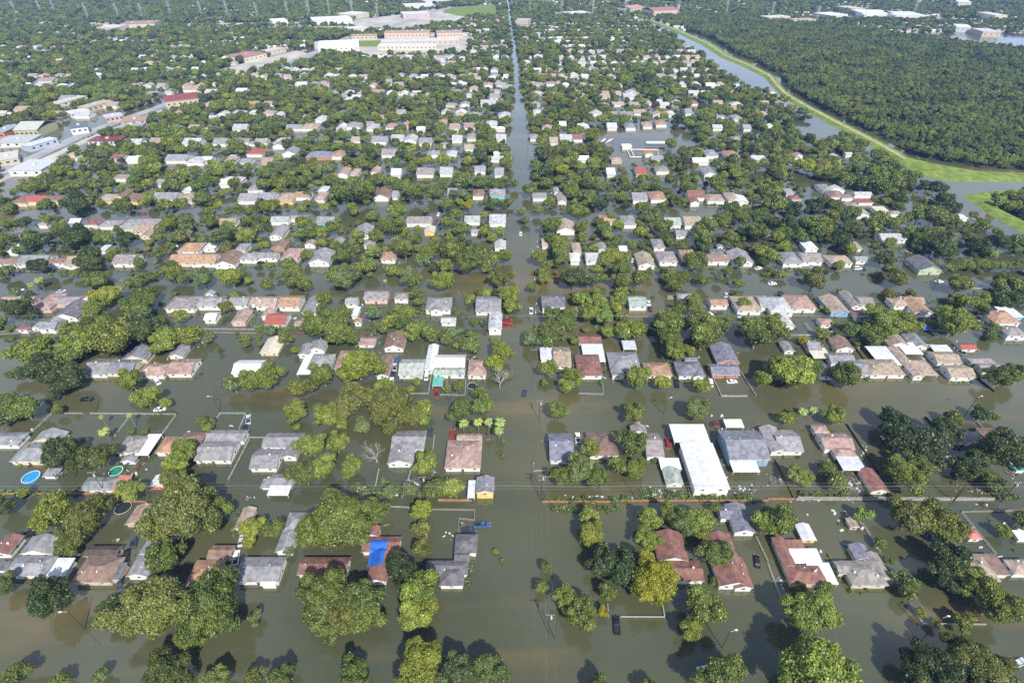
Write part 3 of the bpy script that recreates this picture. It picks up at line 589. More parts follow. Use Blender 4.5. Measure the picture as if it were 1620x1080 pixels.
def water_material():
    m, t, o = mat('flood_water'); g = N(t, 'ShaderNodeNewGeometry'); P = g.outputs['Position']
    big = noise(t, P, .006, 4, .55, (.5, 1, 1)); mid = noise(t, P, .035, 4, .6, (.45, 1, 1))
    c = ramp(t, big, [(.34, (.052, .060, .034)), (.50, (.070, .074, .038)), (.60, (.098, .088, .040)), (.70, (.135, .10, .045))])
    c = mul(t, c, ramp(t, mid, [(.3, (.86, .90, .92)), (.7, (1.14, 1.08, 1.0))]))
    sp = N(t, 'ShaderNodeSeparateXYZ'); t.links.new(P, sp.inputs[0]); ma = N(t, 'ShaderNodeMath', operation='MULTIPLY_ADD'); ma.inputs[1].default_value = 2 * math.pi / 94.5; ma.inputs[2].default_value = -2 * math.pi * 168 / 94.5
    t.links.new(sp.outputs[1], ma.inputs[0]); co = N(t, 'ShaderNodeMath', operation='COSINE'); t.links.new(ma.outputs[0], co.inputs[0])
    mk = ramp(t, co.outputs[0], [(.55, (0, 0, 0)), (.97, (1, 1, 1))]); sn = ramp(t, noise(t, P, .013, 4, .6, (.6, 2.2, 1)), [(.50, (0, 0, 0)), (.68, (.8, .8, .8))])
    c = mul(t, c, (.165, .112, .042), mul(t, mk, sn), 'MIX')
    fine = noise(t, P, .9, 4, .6, (.5, 1, 1)); wide = noise(t, P, .12, 3, .5)
    ad = N(t, 'ShaderNodeMath', operation='ADD'); t.links.new(fine, ad.inputs[0]); t.links.new(wide, ad.inputs[1])
    p = principled(t, o, c, .07, .5, ad.outputs[0], .10); p.inputs['IOR'].default_value = 1.7
    t.links.new(ramp(t, wide, [(.35, (.05,) * 3), (.7, (.16,) * 3)]), p.inputs['Roughness'])
    return m
M_WATER = water_material()
def land_material(name, a, b, sc, c=None):
    m, t, o = mat(name); g = N(t, 'ShaderNodeNewGeometry'); n = noise(t, g.outputs['Position'], sc, 5, .6)
    st = [(.35, a), (.65, b)] + ([(.8, c)] if c else [])
    principled(t, o, ramp(t, n, st), .95, .1); return m
M_GRASS = land_material('mown_grass', (.10, .15, .03), (.20, .25, .05), .16, (.27, .23, .10))
M_SOIL = land_material('woodland_floor', (.03, .045, .018), (.06, .075, .028), .05)
M_PAVE = land_material('pale_paving', (.30, .29, .27), (.46, .43, .38), .03)
M_ROAD = land_material('road_concrete', (.24, .24, .25), (.34, .34, .34), .05)
M_DIRT = land_material('dirt_path', (.28, .24, .15), (.4, .35, .24), .1)
M_BED = land_material('ground_bed', (.05, .045, .03), (.09, .08, .05), .05)

RC = dict(grey=(.27, .27, .28), darkgrey=(.15, .15, .16), lightgrey=(.44, .44, .45), brown=(.235, .16, .125), darkbrown=(.10, .075, .065),
          redbrown=(.235, .122, .10), tan=(.36, .285, .22), orange=(.38, .235, .155), pink=(.36, .25, .215), red=(.31, .085, .065),
          white=(.60, .61, .63), purple=(.19, .19, .235), greybrown=(.27, .24, .23), sage=(.34, .38, .34), slate=(.225, .225, .265),
          metal=(.52, .55, .60), redwhite=(.45, .16, .12), cream=(.56, .51, .40), teal=(.10, .34, .28), yellow=(.55, .38, .05))
RW = dict(grey='grey', darkgrey='charcoal', lightgrey='pale grey', brown='brown', redbrown='red-brown', tan='tan', orange='orange-tan', pink='pinkish-tan',
          red='red', white='white', purple='slate', greybrown='grey-brown', sage='grey-green', slate='slate', metal='metal', redwhite='red and white', cream='cream', teal='teal')
WC = dict(w=(.72, .71, .67), c=(.62, .55, .38), t=(.5, .42, .32), y=(.68, .50, .20), p=(.62, .45, .38), b=(.26, .38, .52), g=(.42, .52, .36),
          o=(.42, .23, .15), T=(.22, .48, .50), r=(.5, .10, .08))
WW = dict(w='white', c='cream', t='tan', y='yellow', p='pink', b='blue', g='green', o='brick', T='teal', r='red')
def jit(c, a=.1):
    k = 1 + random.uniform(-a, a); return tuple(min(.85, x * k * (1 + random.uniform(-.03, .03))) for x in c)
# ================================================================ houses
class Wing:
    __slots__ = ('x0', 'x1', 'y0', 'y1', 'z', 'k', 'rise', 'col', 'patio')
def parse_houses():
    out = []
    for key, txt in HOUSES.items():
        ox, oy, s = CROPS[key]
        for ln in txt.strip().split('\n'):
            lab = None
            if '|' in ln: ln, lab = [q.strip() for q in ln.split('|')]
            shed = ln.startswith('*'); tk = ln.lstrip('*').split(); W = []
            for spec in tk[2:]:
                xl, xr, yb, yt, k = spec.split(','); col = None; h = None
                if ':' in k: k, col = k.split(':')
                if '@' in k: k, h = k.split('@')
                ze = float(h) if h else (1.8 if shed else 2.35)
                if key in 'MNOPQRS' and not h: ze += .7
                xl, xr, yb, yt = ox + float(xl) / s, ox + float(xr) / s, oy + float(yb) / s, oy + float(yt) / s
                a, b, c = G(xl, yb, ze), G(xr, yb, ze), G(.5 * (xl + xr), yt, ze + (0 if k == 'f' else 1.0))
                g = Wing(); g.x0, g.x1, g.y0, g.y1 = a.x, b.x, a.y, c.y; g.k = k; g.z = ze; g.col = col; g.patio = bool(h) and k == 'f'
                dep = g.y1 - g.y0
                g.y1 = g.y0 + min(max(dep, 3.0), 40.0 if (g.x1 - g.x0) < 22 else 14.0)
                if oy < 300 and g.k != 'f': g.y1 = g.y0 + min(g.y1 - g.y0, 15.0)
                span = (g.y1 - g.y0) if k == 'x' else ((g.x1 - g.x0) if k == 'y' else min(g.x1 - g.x0, g.y1 - g.y0))
                g.rise = min(.42 * span / 2, 2.9) if k != 'f' else .12
                if tk[0] == 'white' and k == 'y': g.rise = min(g.rise, 1.3)
                W.append(g)
            for i, g in enumerate(W): g.z += .03 * i; g.rise += .02 * i
            out.append(dict(W=W, roof=tk[0], wall=tk[1], shed=shed, lab=lab, hand=True))
    return out
def wing_roof(mb, g, cx, cy, th=.16):
    x0, x1, y0, y1, z, zr = g.x0 - cx, g.x1 - cx, g.y0 - cy, g.y1 - cy, g.z, g.z + g.rise
    if g.k in 'xy':
        if g.k == 'x': P = lambda u, v, zz: (u, v, zz); a0, a1, b0, b1 = x0, x1, y0, y1
        else: P = lambda u, v, zz: (v, u, zz); a0, a1, b0, b1 = y0, y1, x0, x1
        bm = (b0 + b1) / 2; V = []
        for u in (a0, a1): V += [P(u, b0, z), P(u, bm, zr), P(u, b1, z), P(u, b1, z - th), P(u, bm, zr - th), P(u, b0, z - th)]
        F = [(0, 1, 7, 6), (1, 2, 8, 7), (3, 4, 10, 9), (4, 5, 11, 10), (2, 3, 9, 8), (5, 0, 6, 11), (0, 5, 4, 1), (1, 4, 3, 2), (6, 7, 10, 11), (7, 8, 9, 10)]
        mb.add(V, F, [0, 0, 1, 1, 1, 1, 1, 1, 1, 1])
    elif g.k == 'h':
        wx, wy = x1 - x0, y1 - y0; ins = min(wx, wy) * .47
        if wx >= wy: r0, r1 = (x0 + ins, (y0 + y1) / 2, zr), (x1 - ins, (y0 + y1) / 2, zr)
        else: r0, r1 = ((x0 + x1) / 2, y0 + ins, zr), ((x0 + x1) / 2, y1 - ins, zr)
        V = [(x0, y0, z), (x1, y0, z), (x1, y1, z), (x0, y1, z), r0, r1] + [(x0, y0, z - th), (x1, y0, z - th), (x1, y1, z - th), (x0, y1, z - th)]
        if wx >= wy: F = [(0, 1, 5, 4), (1, 2, 5), (2, 3, 4, 5), (3, 0, 4)]
        else: F = [(0, 1, 4), (1, 2, 5, 4), (2, 3, 5), (3, 0, 4, 5)]
        F += [(0, 6, 7, 1), (1, 7, 8, 2), (2, 8, 9, 3), (3, 9, 6, 0), (9, 8, 7, 6)]
        mb.add(V, F, [0] * 4 + [1] * 5)
    else:
        V = [(x0, y0, z - .15), (x1, y0, z - .15), (x1, y1, z + g.rise), (x0, y1, z + g.rise), (x0, y0, z - .35), (x1, y0, z - .35), (x1, y1, z + g.rise - .2), (x0, y1, z + g.rise - .2)]
        mb.add(V, [(0, 1, 2, 3), (7, 6, 5, 4), (0, 4, 5, 1), (1, 5, 6, 2), (2, 6, 7, 3), (3, 7, 4, 0)], [0, 1, 1, 1, 1, 1])
def wing_walls(mb, g, cx, cy):
    i = .42 if g.x1 - g.x0 > 3 else .2
    x0, x1, y0, y1 = g.x0 - cx + i, g.x1 - cx - i, g.y0 - cy + i, g.y1 - cy - i; zb = -.6
    if x1 <= x0 or y1 <= y0: return
    if g.k in 'xy':
        sl = g.rise / (((g.y1 - g.y0) if g.k == 'x' else (g.x1 - g.x0)) / 2); z = g.z + sl * i - .12; zr = g.z + g.rise - .12
        if g.k == 'x': P = lambda u, v, zz: (u, v, zz); a0, a1, b0, b1 = x0, x1, y0, y1
        else: P = lambda u, v, zz: (v, u, zz); a0, a1, b0, b1 = y0, y1, x0, x1
        bm = (b0 + b1) / 2; V = []
        for u in (a0, a1): V += [P(u, b0, zb), P(u, b0, z), P(u, bm, zr), P(u, b1, z), P(u, b1, zb)]
        mb.add(V, [(0, 1, 2, 3, 4), (9, 8, 7, 6, 5), (0, 5, 6, 1), (3, 8, 9, 4)])
    else:
        mb.box(x0, x1, y0, y1, zb, g.z - .17 if g.k == 'h' else g.z - .36)
WIN = MB(); WIN.box(-.62, .62, -.05, .05, -.5, .5, 0); WIN.box(-.5, -.03, -.07, -.051, -.4, .4, 1); WIN.box(.03, .5, -.07, -.051, -.4, .4, 1)
WIN = WIN.mesh('window', [M_TRIM, M_GLASS])
DOOR = MB(); DOOR.box(-.5, .5, -.05, .05, -.6, 1.5, 0); DOOR = DOOR.mesh('door', [M_BROWNW])
VENT = MB(); VENT.tube((0, 0, -.3), (0, 0, .45), .11, .11, 7); VENT.tube((0, 0, .45), (0, 0, .55), .2, .14, 7); VENT = VENT.mesh('roof_vent', [M_VENT])
TURB = MB(); TURB.tube((0, 0, -.3), (0, 0, .3), .2, .2, 8)
for k in range(4): TURB.tube((0, 0, .3 + .1 * k), (0, 0, .4 + .1 * k), (.25, .36, .38, .28)[k], (.36, .38, .28, .08)[k], 8)
TURB = TURB.mesh('roof_turbine', [M_VENT])
CHIM = MB(); CHIM.box(-.4, .4, -.3, .3, -1, .8, 0); CHIM.box(-.47, .47, -.37, .37, .8, .92, 0); CHIM = CHIM.mesh('chimney', [M_ORANGE])
ACU = MB(); ACU.box(-.4, .4, -.35, .35, -.2, .5, 0); ACU.tube((0, 0, .5), (0, 0, .56), .3, .3, 8, 1); ACU = ACU.mesh('air_conditioner', [M_GALV, M_DARK])
POST = MB(); POST.box(-.07, .07, -.07, .07, -.6, 1.0, 0); POST = POST.mesh('post', [M_TRIM])
def roof_z(W, x, y):
    b = 0
    for g in W:
        if g.x0 <= x <= g.x1 and g.y0 <= y <= g.y1:
            if g.k == 'x': t = 1 - abs(y - (g.y0 + g.y1) / 2) / ((g.y1 - g.y0) / 2)
            elif g.k == 'y': t = 1 - abs(x - (g.x0 + g.x1) / 2) / ((g.x1 - g.x0) / 2)
            elif g.k == 'h':
                m = min(x - g.x0, g.x1 - x, y - g.y0, g.y1 - y); t = min(1, m / (min(g.x1 - g.x0, g.y1 - g.y0) * .5))
            else: t = .5
            b = max(b, g.z + g.rise * t)
    return b
def build_house(h, level):
    W = h['W']; x0 = min(g.x0 for g in W); x1 = max(g.x1 for g in W); y0 = min(g.y0 for g in W); y1 = max(g.y1 for g in W)
    cx, cy = (x0 + x1) / 2, (y0 + y1) / 2
    r = root('shed' if h['shed'] else 'house', (cx, cy, 0)); h['root'] = r
    base = jit(RC[h['roof']]); wallc = jit(WC[h['wall']], .06)
    groups = {}
    for g in W:      # wings that touch share one roof mesh
        k = next((k for k in groups if k[0] == (g.col or h['roof']) and any(g.x0 < q.x1 + .2 and q.x0 < g.x1 + .2 and g.y0 < q.y1 + .2 and q.y0 < g.y1 + .2 for q in groups[k])), (g.col or h['roof'], len(groups)))
        groups.setdefault(k, []).append(g)
    main = None
    for (c, _), gs in groups.items():
        mb = MB()
        for g in gs: wing_roof(mb, g, cx, cy)
        sheet = c in ('white', 'metal', 'teal', 'red', 'redwhite', 'cream')
        o = ob('roof', mb.mesh('roof', [M_SHEET if sheet else M_SHINGLE, M_TRIM]), r, col=base if c == h['roof'] else jit(RC[c]))
        if main is None: main = o
        elif c != h['roof']: o['label'] = RW.get(c, c) + ' side roof'
    mb = MB()
    for g in W:
        if not g.patio: wing_walls(mb, g, cx, cy)
        else:
            for sx in (g.x0 + .25, g.x1 - .25):
                for sy in (g.y0 + .25, g.y1 - .25):
                    p = ob('post', POST, r, (sx - cx, sy - cy, g.z - 1.25))
    if mb.F: ob('wall', mb.mesh('wall', [M_SIDING]), r, col=wallc)
    if level < 1: return r
    zc = 1.15
    for g in W:
        if g.patio or g.k == 'f': continue
        i = .42 if g.x1 - g.x0 > 3 else .2; wd = g.x1 - g.x0
        n = max(1, int(wd / 4.2)); zc = g.z - .85
        for k in range(n):
            fx = g.x0 + wd * (k + .5) / n - cx
            if n > 2 and k == n // 2 and not h['shed']: ob('door', DOOR, r, (fx, g.y0 + i - cy - .03, 0)); continue
            ob('window', WIN, r, (fx, g.y0 + i - cy - .03, zc))
        dp = g.y1 - g.y0; m = max(1, int(dp / 5)) if level > 1 else 1
        left = cx > 0
        for k in range(m):
            fy = g.y0 + dp * (k + .5) / m - cy
            if not h['shed']: ob('window', WIN, r, ((g.x0 + i - .03 if left else g.x1 - i + .03) - cx, fy, zc), -math.pi / 2 if left else math.pi / 2)
    if not h['shed'] and not (h['lab'] and 'blue tarp' in h['lab']):
        for k in range(random.choice((1, 2, 3)) if level > 1 else 1):
            g = W[0]; x = random.uniform(g.x0 + 1, g.x1 - 1) if g.x1 - g.x0 > 3 else cx; y = random.uniform((g.y0 + g.y1) / 2 - 2, (g.y0 + g.y1) / 2 + 2)
            ob('roof_vent', random.choice((VENT, VENT, TURB)), main, (x - cx, y - cy, roof_z([g], x, y)))
        if random.random() < .07:
            g = W[0]; x, y = g.x0 + (g.x1 - g.x0) * .3, (g.y0 + g.y1) / 2 + .6; ob('chimney', CHIM, main, (x - cx, y - cy, roof_z([g], x, y)))
    return r
# ================================================================ trees
TC = dict((k, tuple(v * 1.25 for v in c)) for k, c in dict(b=(.172, .198, .038), m=(.116, .140, .032), d=(.060, .078, .024), o=(.122, .126, .032), y=(.150, .180, .030), Y=(.23, .215, .015), p=(.125, .155, .060), s=(.11, .15, .03), P=(.20, .25, .08)).items())
TW = dict(b='bright green', m='mid green', d='dark green', o='olive green', y='yellow-green', Y='golden yellow', p='pale grey-green', s='small green', P='pale green')
def ico(sub=1):
    t = (1 + 5 ** .5) / 2
    V = [Vector(v).normalized() for v in ((-1, t, 0), (1, t, 0), (-1, -t, 0), (1, -t, 0), (0, -1, t), (0, 1, t), (0, -1, -t), (0, 1, -t), (t, 0, -1), (t, 0, 1), (-t, 0, -1), (-t, 0, 1))]
    F = [(0, 11, 5), (0, 5, 1), (0, 1, 7), (0, 7, 10), (0, 10, 11), (1, 5, 9), (5, 11, 4), (11, 10, 2), (10, 7, 6), (7, 1, 8), (3, 9, 4), (3, 4, 2), (3, 2, 6), (3, 6, 8), (3, 8, 9), (4, 9, 5), (2, 4, 11), (6, 2, 10), (8, 6, 7), (9, 8, 1)]
    for _ in range(sub):
        c = {}; F2 = []
        def mid(a, b):
            k = (min(a, b), max(a, b))
            if k not in c: V.append(((V[a] + V[b]) / 2).normalized()); c[k] = len(V) - 1
            return c[k]
        for a, b, d in F: x, y, z = mid(a, b), mid(b, d), mid(d, a); F2 += [(a, x, z), (b, y, x), (d, z, y), (x, y, z)]
        F = F2
    return np.array([tuple(v) for v in V]), np.array(F)
def crown_mesh(seed, nleaf, leaf, nlobe, lobe_r=(.22, .42), flat=.72, spread=.68, core=1, tall=1.0, droop=0.0):
    R = np.random.RandomState(seed)
    # lobes over an uneven ellipsoid, a few limbs reaching out and a few hollows
    d = R.normal(size=(nlobe, 3)); d /= np.linalg.norm(d, axis=1)[:, None]; d[:, 2] = np.where(d[:, 2] < -.35, -d[:, 2], d[:, 2])
    az = np.arctan2(d[:, 1], d[:, 0]); ph = R.uniform(0, 6.28, 3)
    out = 1 + .15 * np.sin(2 * az + ph[0]) + .17 * np.sin(3 * az + ph[1]) + .12 * np.sin(5 * az + ph[2])
    rad = (R.uniform(.42, 1.03, nlobe) * out)[:, None]
    c = d * rad * spread * np.array([1, 1, flat * tall]); r = R.uniform(lobe_r[0], lobe_r[1], nlobe)
    c = np.vstack([c, [[0, 0, 0]]]); r = np.append(r, spread * .72)
    tone = R.uniform(.25, .75, nlobe + 1)
    pr = r ** 2; pr /= pr.sum(); n = int(nleaf * 1.9)
    k = R.choice(nlobe + 1, n, p=pr); u = R.normal(size=(n, 3)); u[:, 2] += .35; u /= np.linalg.norm(u, axis=1)[:, None]
    rr = r[k] * R.triangular(.62, 1.0, 1.38, n); P = c[k] + u * rr[:, None] * np.array([1, 1, .86])
    keep = np.ones(n, bool)
    for j in range(nlobe + 1):
        dd = (P - c[j]) / np.array([1, 1, .86]); q = np.linalg.norm(dd, axis=1)
        keep &= ~((q < r[j] * .72) & (k != j))
    keep &= P[:, 2] > -.62 * tall
    idx = np.where(keep)[0][:nleaf]; P, u, kk = P[idx], u[idx], k[idx]; n = len(idx)
    if droop: P[:, 2] -= droop * (P[:, 0] ** 2 + P[:, 1] ** 2)
    nn = u * .85 + R.normal(size=(n, 3)) * .55; nn /= np.linalg.norm(nn, axis=1)[:, None]
    a = np.cross(nn, R.normal(size=(n, 3))); a /= np.linalg.norm(a, axis=1)[:, None]; b = np.cross(nn, a)
    s = (leaf * R.uniform(.55, 1.35, n))[:, None]; e = (R.uniform(.55, 1.0, n))[:, None]
    V = np.stack([P - a * s, P - b * s * e, P + a * s, P + b * s * e], 1).reshape(-1, 3)
    Fq = np.arange(4 * n).reshape(-1, 4)
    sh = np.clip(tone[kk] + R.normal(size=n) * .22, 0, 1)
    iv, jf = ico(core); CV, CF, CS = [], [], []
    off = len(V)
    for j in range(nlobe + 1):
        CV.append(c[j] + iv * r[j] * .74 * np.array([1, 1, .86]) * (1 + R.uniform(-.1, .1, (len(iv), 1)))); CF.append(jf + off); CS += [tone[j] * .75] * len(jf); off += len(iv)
    V = np.vstack([V] + CV); CF = np.vstack(CF)
    if droop: pass
    me = bpy.data.meshes.new('crown'); nq, ntri = len(Fq), len(CF)
    me.vertices.add(len(V)); me.vertices.foreach_set('co', V.ravel())
    me.loops.add(nq * 4 + ntri * 3); me.loops.foreach_set('vertex_index', np.concatenate([Fq.ravel(), CF.ravel()]))
    me.polygons.add(nq + ntri)
    me.polygons.foreach_set('loop_start', np.concatenate([np.arange(nq) * 4, nq * 4 + np.arange(ntri) * 3]))
    me.polygons.foreach_set('loop_total', np.concatenate([np.full(nq, 4), np.full(ntri, 3)]))
    me.materials.append(M_LEAF); me.update(calc_edges=True)
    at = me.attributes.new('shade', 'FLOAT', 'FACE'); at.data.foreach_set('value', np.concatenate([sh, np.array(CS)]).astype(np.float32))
    return me
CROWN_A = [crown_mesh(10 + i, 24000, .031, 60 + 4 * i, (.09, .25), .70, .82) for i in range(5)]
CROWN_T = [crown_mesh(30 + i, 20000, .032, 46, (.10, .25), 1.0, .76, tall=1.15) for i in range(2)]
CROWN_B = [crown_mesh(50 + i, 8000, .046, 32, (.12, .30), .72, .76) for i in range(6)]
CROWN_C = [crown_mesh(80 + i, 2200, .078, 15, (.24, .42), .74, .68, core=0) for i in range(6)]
def limb_mesh(seed, pale=False, depth=0, spread=1.0, twig=False):
    R = random.Random(seed); mb = MB()
    def grow(p, d, L, r, lev):
        q = p + d * L; mb.tube(p, q, r, r * .66, 6 if lev < 2 else 4, 0, lev == 0)
        if lev >= depth: return
        for k in range(R.choice((2, 3)) if lev else 4):
            t = 2 * math.pi * (k + R.random() * .7) / (4 if lev == 0 else 3)
            nd = (d + Vector((math.cos(t), math.sin(t), R.uniform(-.1, .35))) * R.uniform(.55, .95) * spread).normalized()
            grow(q if R.random() < .7 else p + d * L * .8, nd, L * R.uniform(.62, .85), r * .6, lev + 1)
    grow(Vector((0, 0, -1.6)), Vector((R.uniform(-.06, .06), R.uniform(-.06, .06), 1)).normalized(), .95, .07 if not twig else .075, 0)
    return mb.mesh('trunk', [M_PALEBARK if pale else M_BARK])
TRUNKS = [limb_mesh(i, i % 2 == 0, 3) for i in range(6)]
BARE = [limb_mesh(20 + i, True, 5, .85, True) for i in range(4)]
def palm_mesh(seed):
    R = random.Random(seed); mb = MB()
    for k in range(26):
        t = 2 * math.pi * k / 26 + R.uniform(-.1, .1); el = R.uniform(-.15, 1.1); d = Vector((math.cos(t), math.sin(t), 0)); L = R.uniform(.8, 1.05)
        p = Vector((0, 0, 0)); pr = p; side = Vector((-math.sin(t), math.cos(t), 0))
        for j in range(6):
            a = el - j * .34; q = p + (d * math.cos(a) + Vector((0, 0, math.sin(a)))) * L / 6
            w0, w1 = .15 * math.sin(.5 + j * .42), .15 * math.sin(.5 + (j + 1) * .42) if j < 5 else .01
            dz = Vector((0, 0, -.06))
            for sgn in (1, -1): mb.add([p, q, q + side * sgn * w1 + dz, p + side * sgn * w0 + dz], [(0, 1, 2, 3)])
            p = q
    me = mb.mesh('crown', [M_LEAF]); at = me.attributes.new('shade', 'FLOAT', 'FACE'); at.data.foreach_set('value', [R.uniform(.3, 1) for _ in me.polygons]); return me
PALMS = [palm_mesh(i) for i in range(3)]
PT = MB(); PT.tube((0, 0, -8), (.02, 0, -4), .16, .13, 8); PT.tube((.02, 0, -4), (0, 0, 0), .13, .12, 8); PT = PT.mesh('trunk', [M_GREYWOOD])
def parse_trees():
    out = []
    for key, txt in TREES.items():
        ox, oy, s = CROPS[key]
        for it in txt.split():
            x, y, r, c = it.split(','); x, y, r = ox + float(x) / s, oy + float(y) / s, float(r) / s
            hc = 3.0
            for _ in range(4):
                p = G(x, y, hc); R = r / scale_at(p) * (1.04 if key in 'ABCDEFJK' else .93)
                hc = R * .80 + .8 if c not in 'PDs' else (6.5 if c == 'P' else (R * 1.1 if c == 'D' else R * .5))
            out.append(dict(x=p.x, y=p.y, z=hc, R=R, c=c, px=r * (1024 / 1620)))
    return out
def build_tree(t, n):
    c = t['c']; R = t['R']; rnd = random.Random(n * 31 + 5); rz = rnd.uniform(0, 6.28)
    nm = {'P': 'palm_tree', 'D': 'bare_tree', 's': 'bush'}.get(c, 'tree'); r = root(nm, (t['x'], t['y'], 0), rz); t['root'] = r
    if c == 'D':
        o = ob('branches', BARE[n % 4], r, (0, 0, R * .8)); o.scale = (R * .62, R * .62, R * .62); return r
    if c == 'P':
        o = ob('crown', PALMS[n % 3], r, (0, 0, t['z']), col=TC['P']); o.scale = (R * 1.05,) * 3
        ob('trunk', PT, r, (0, 0, t['z'])); return r
    px = t['px']; tall = rnd.random() < .22
    if px > 24: me = CROWN_T[n % 2] if tall else CROWN_A[n % 5]
    elif n < 250: me = CROWN_B[n % 6]
    else: me = CROWN_C[n % 6]
    col = jit(TC[c], .13); o = ob('crown', me, r, (0, 0, t['z']), col=col)
    sx = rnd.uniform(.92, 1.1); o.scale = (R * sx, R * (2 - sx) , R * rnd.uniform(.88, 1.1)); t['crown'] = o
    if c != 's':
        k = ob('trunk', TRUNKS[n % 6], r, (0, 0, t['z'] - .1 * R)); k.scale = (R * .62, R * .62, max(R * .56, (t['z'] + 1) / 1.7))
    return r
# ================================================================ the setting: ground bed, flood water, land, roads
def sheet(name, pts, z, m, kind='structure', px=True):
    P = [G(*p) for p in pts] if px else [Vector((p[0], p[1], 0)) for p in pts]
    return tag(ob(name, mesh_from(name, [(p.x, p.y, z) for p in P], [tuple(range(len(P)))], [m])), kind=kind)
sheet('ground', [(-7000, -3000), (7000, -3000), (7000, 9000), (-7000, 9000)], -1.6, M_BED, px=False)
sheet('water', [(-7000, -3000), (7000, -3000), (7000, 9000), (-7000, 9000)], 0, M_WATER, px=False)
def full(key, pts): ox, oy, s = CROPS[key]; return [(ox + x / s, oy + y / s) for x, y in pts]
# green levee along the channel, a dirt track on its crest, and its woodland
LEV_IN = [(1030, 31), (1050, 38), (1080, 49), (1130, 70), (1160, 90), (1190, 102), (1225, 120), (1235, 133), (1250, 150), (1290, 172), (1330, 192), (1370, 212), (1410, 233), (1445, 252), (1495, 261), (1550, 270), (1640, 275), (1900, 279)]
LEV_OUT = [(1026, 34), (1044, 42), (1070, 53), (1110, 72), (1140, 92), (1176, 107), (1208, 123), (1220, 137), (1234, 152), (1272, 175), (1308, 196), (1348, 216), (1384, 236), (1418, 257), (1450, 278), (1500, 288), (1640, 289), (1900, 294)]
def bank(name, inn, out, top, m):
    V = []; n = len(inn)
    for a, b in zip(inn, out):
        A, B = G(*a), G(*b)
        for t, z in ((0, -.3), (.22, top), (.7, top), (1, -.3)): q = A.lerp(B, t); V.append((q.x, q.y, z))
    F = [(4 * i + k, 4 * i + k + 1, 4 * i + k + 5, 4 * i + k + 4) for i in range(n - 1) for k in range(3)]
    return tag(ob(name, mesh_from(name, V, F, [m])), kind='structure')
bank('levee', LEV_IN, LEV_OUT, 1.8, M_GRASS)
bank('levee', [(1650, 303), (1620, 306), (1590, 309), (1572, 314), (1584, 332), (1640, 360), (1760, 425)], [(1650, 296), (1600, 302), (1550, 305), (1520, 309), (1560, 338), (1640, 382), (1760, 455)], 1.6, M_GRASS)
def ribbon(name, pts, wd, z, m, kind='structure'):
    P = [G(*p) for p in pts]; V = []; F = []
    for i, p in enumerate(P):
        d = (P[min(i + 1, len(P) - 1)] - P[max(i - 1, 0)]).normalized(); nrm = Vector((-d.y, d.x, 0)) * wd / 2
        V += [(p.x + nrm.x, p.y + nrm.y, z), (p.x - nrm.x, p.y - nrm.y, z)]
        if i: F.append((2 * i - 2, 2 * i - 1, 2 * i + 1, 2 * i))
    return tag(ob(name, mesh_from(name, V, F, [m])), kind=kind)
ribbon('path', [(.5 * (a[0] + b[0]), .5 * (a[1] + b[1])) for a, b in zip(LEV_IN[:14], LEV_OUT[:14])], 3.2, 1.815, M_DIRT)
FOREST = [(a + 5, b - 4) for a, b in LEV_IN] + [(1980, 130), (1640, 82), (1500, 66), (1330, 44), (1150, 24)]
FOREST_W = [(G(*p).x, G(*p).y) for p in FOREST]
sheet('woodland_floor', FOREST, .3, M_SOIL)
FOREST2 = [(1580, 318), (1640, 306), (1800, 306), (1800, 420), (1640, 366), (1600, 342)]
FOREST2_W = [(G(*p).x, G(*p).y) for p in FOREST2]
sheet('woodland_floor', FOREST2, .3, M_SOIL)
ribbon('road', [(-40, 290), (0, 274), (60, 246), (125, 216), (190, 191), (262, 166), (300, 152)], 13, .10, M_ROAD)
ribbon('pavement', [(-30, 299), (20, 276), (75, 251), (140, 221), (200, 197), (262, 174)], 9, .05, M_PAVE)
SITES = {'parking_lot': [[(495, 66), (640, 60), (745, 58), (740, 85), (600, 90), (500, 86)], [(340, 112), (420, 92), (470, 80), (490, 86), (440, 104), (370, 122)],
                         [(150, 42), (252, 36), (262, 46), (175, 54)], [(560, 32), (660, 20), (735, 10), (740, 34), (640, 50), (560, 46)],
                         [(270, 38), (600, 33), (600, 41), (270, 43)], [(1320, 25), (1560, 30), (1560, 36), (1320, 31)]],
         'grass': [[(415, 44), (488, 43), (480, 50), (400, 50)], [(708, 12), (786, 7), (787, 26), (740, 28), (700, 20)], [(495, 44), (560, 43), (540, 50), (488, 51)], [(566, 65), (602, 64), (602, 74), (568, 74)],
                   [(1020, 0), (1090, 4), (1095, 9), (1030, 6)], [(860, 0), (875, 0), (875, 8), (838, 6)]]}
for nm, polys in SITES.items():
    for i, P in enumerate(polys): sheet(nm, P, .06 + .012 * i + (.1 if nm == 'grass' else 0), M_PAVE if nm == 'parking_lot' else M_GRASS)
ribbon('road', [(470, 95), (520, 76), (548, 62), (570, 52), (620, 42), (690, 18), (740, 4)], 22, .22, M_ROAD)
EXCL = [[(G(*p).x, G(*p).y) for p in P] for nm in SITES for P in SITES[nm]]
EXCL.append(FOREST_W); EXCL.append(FOREST2_W)
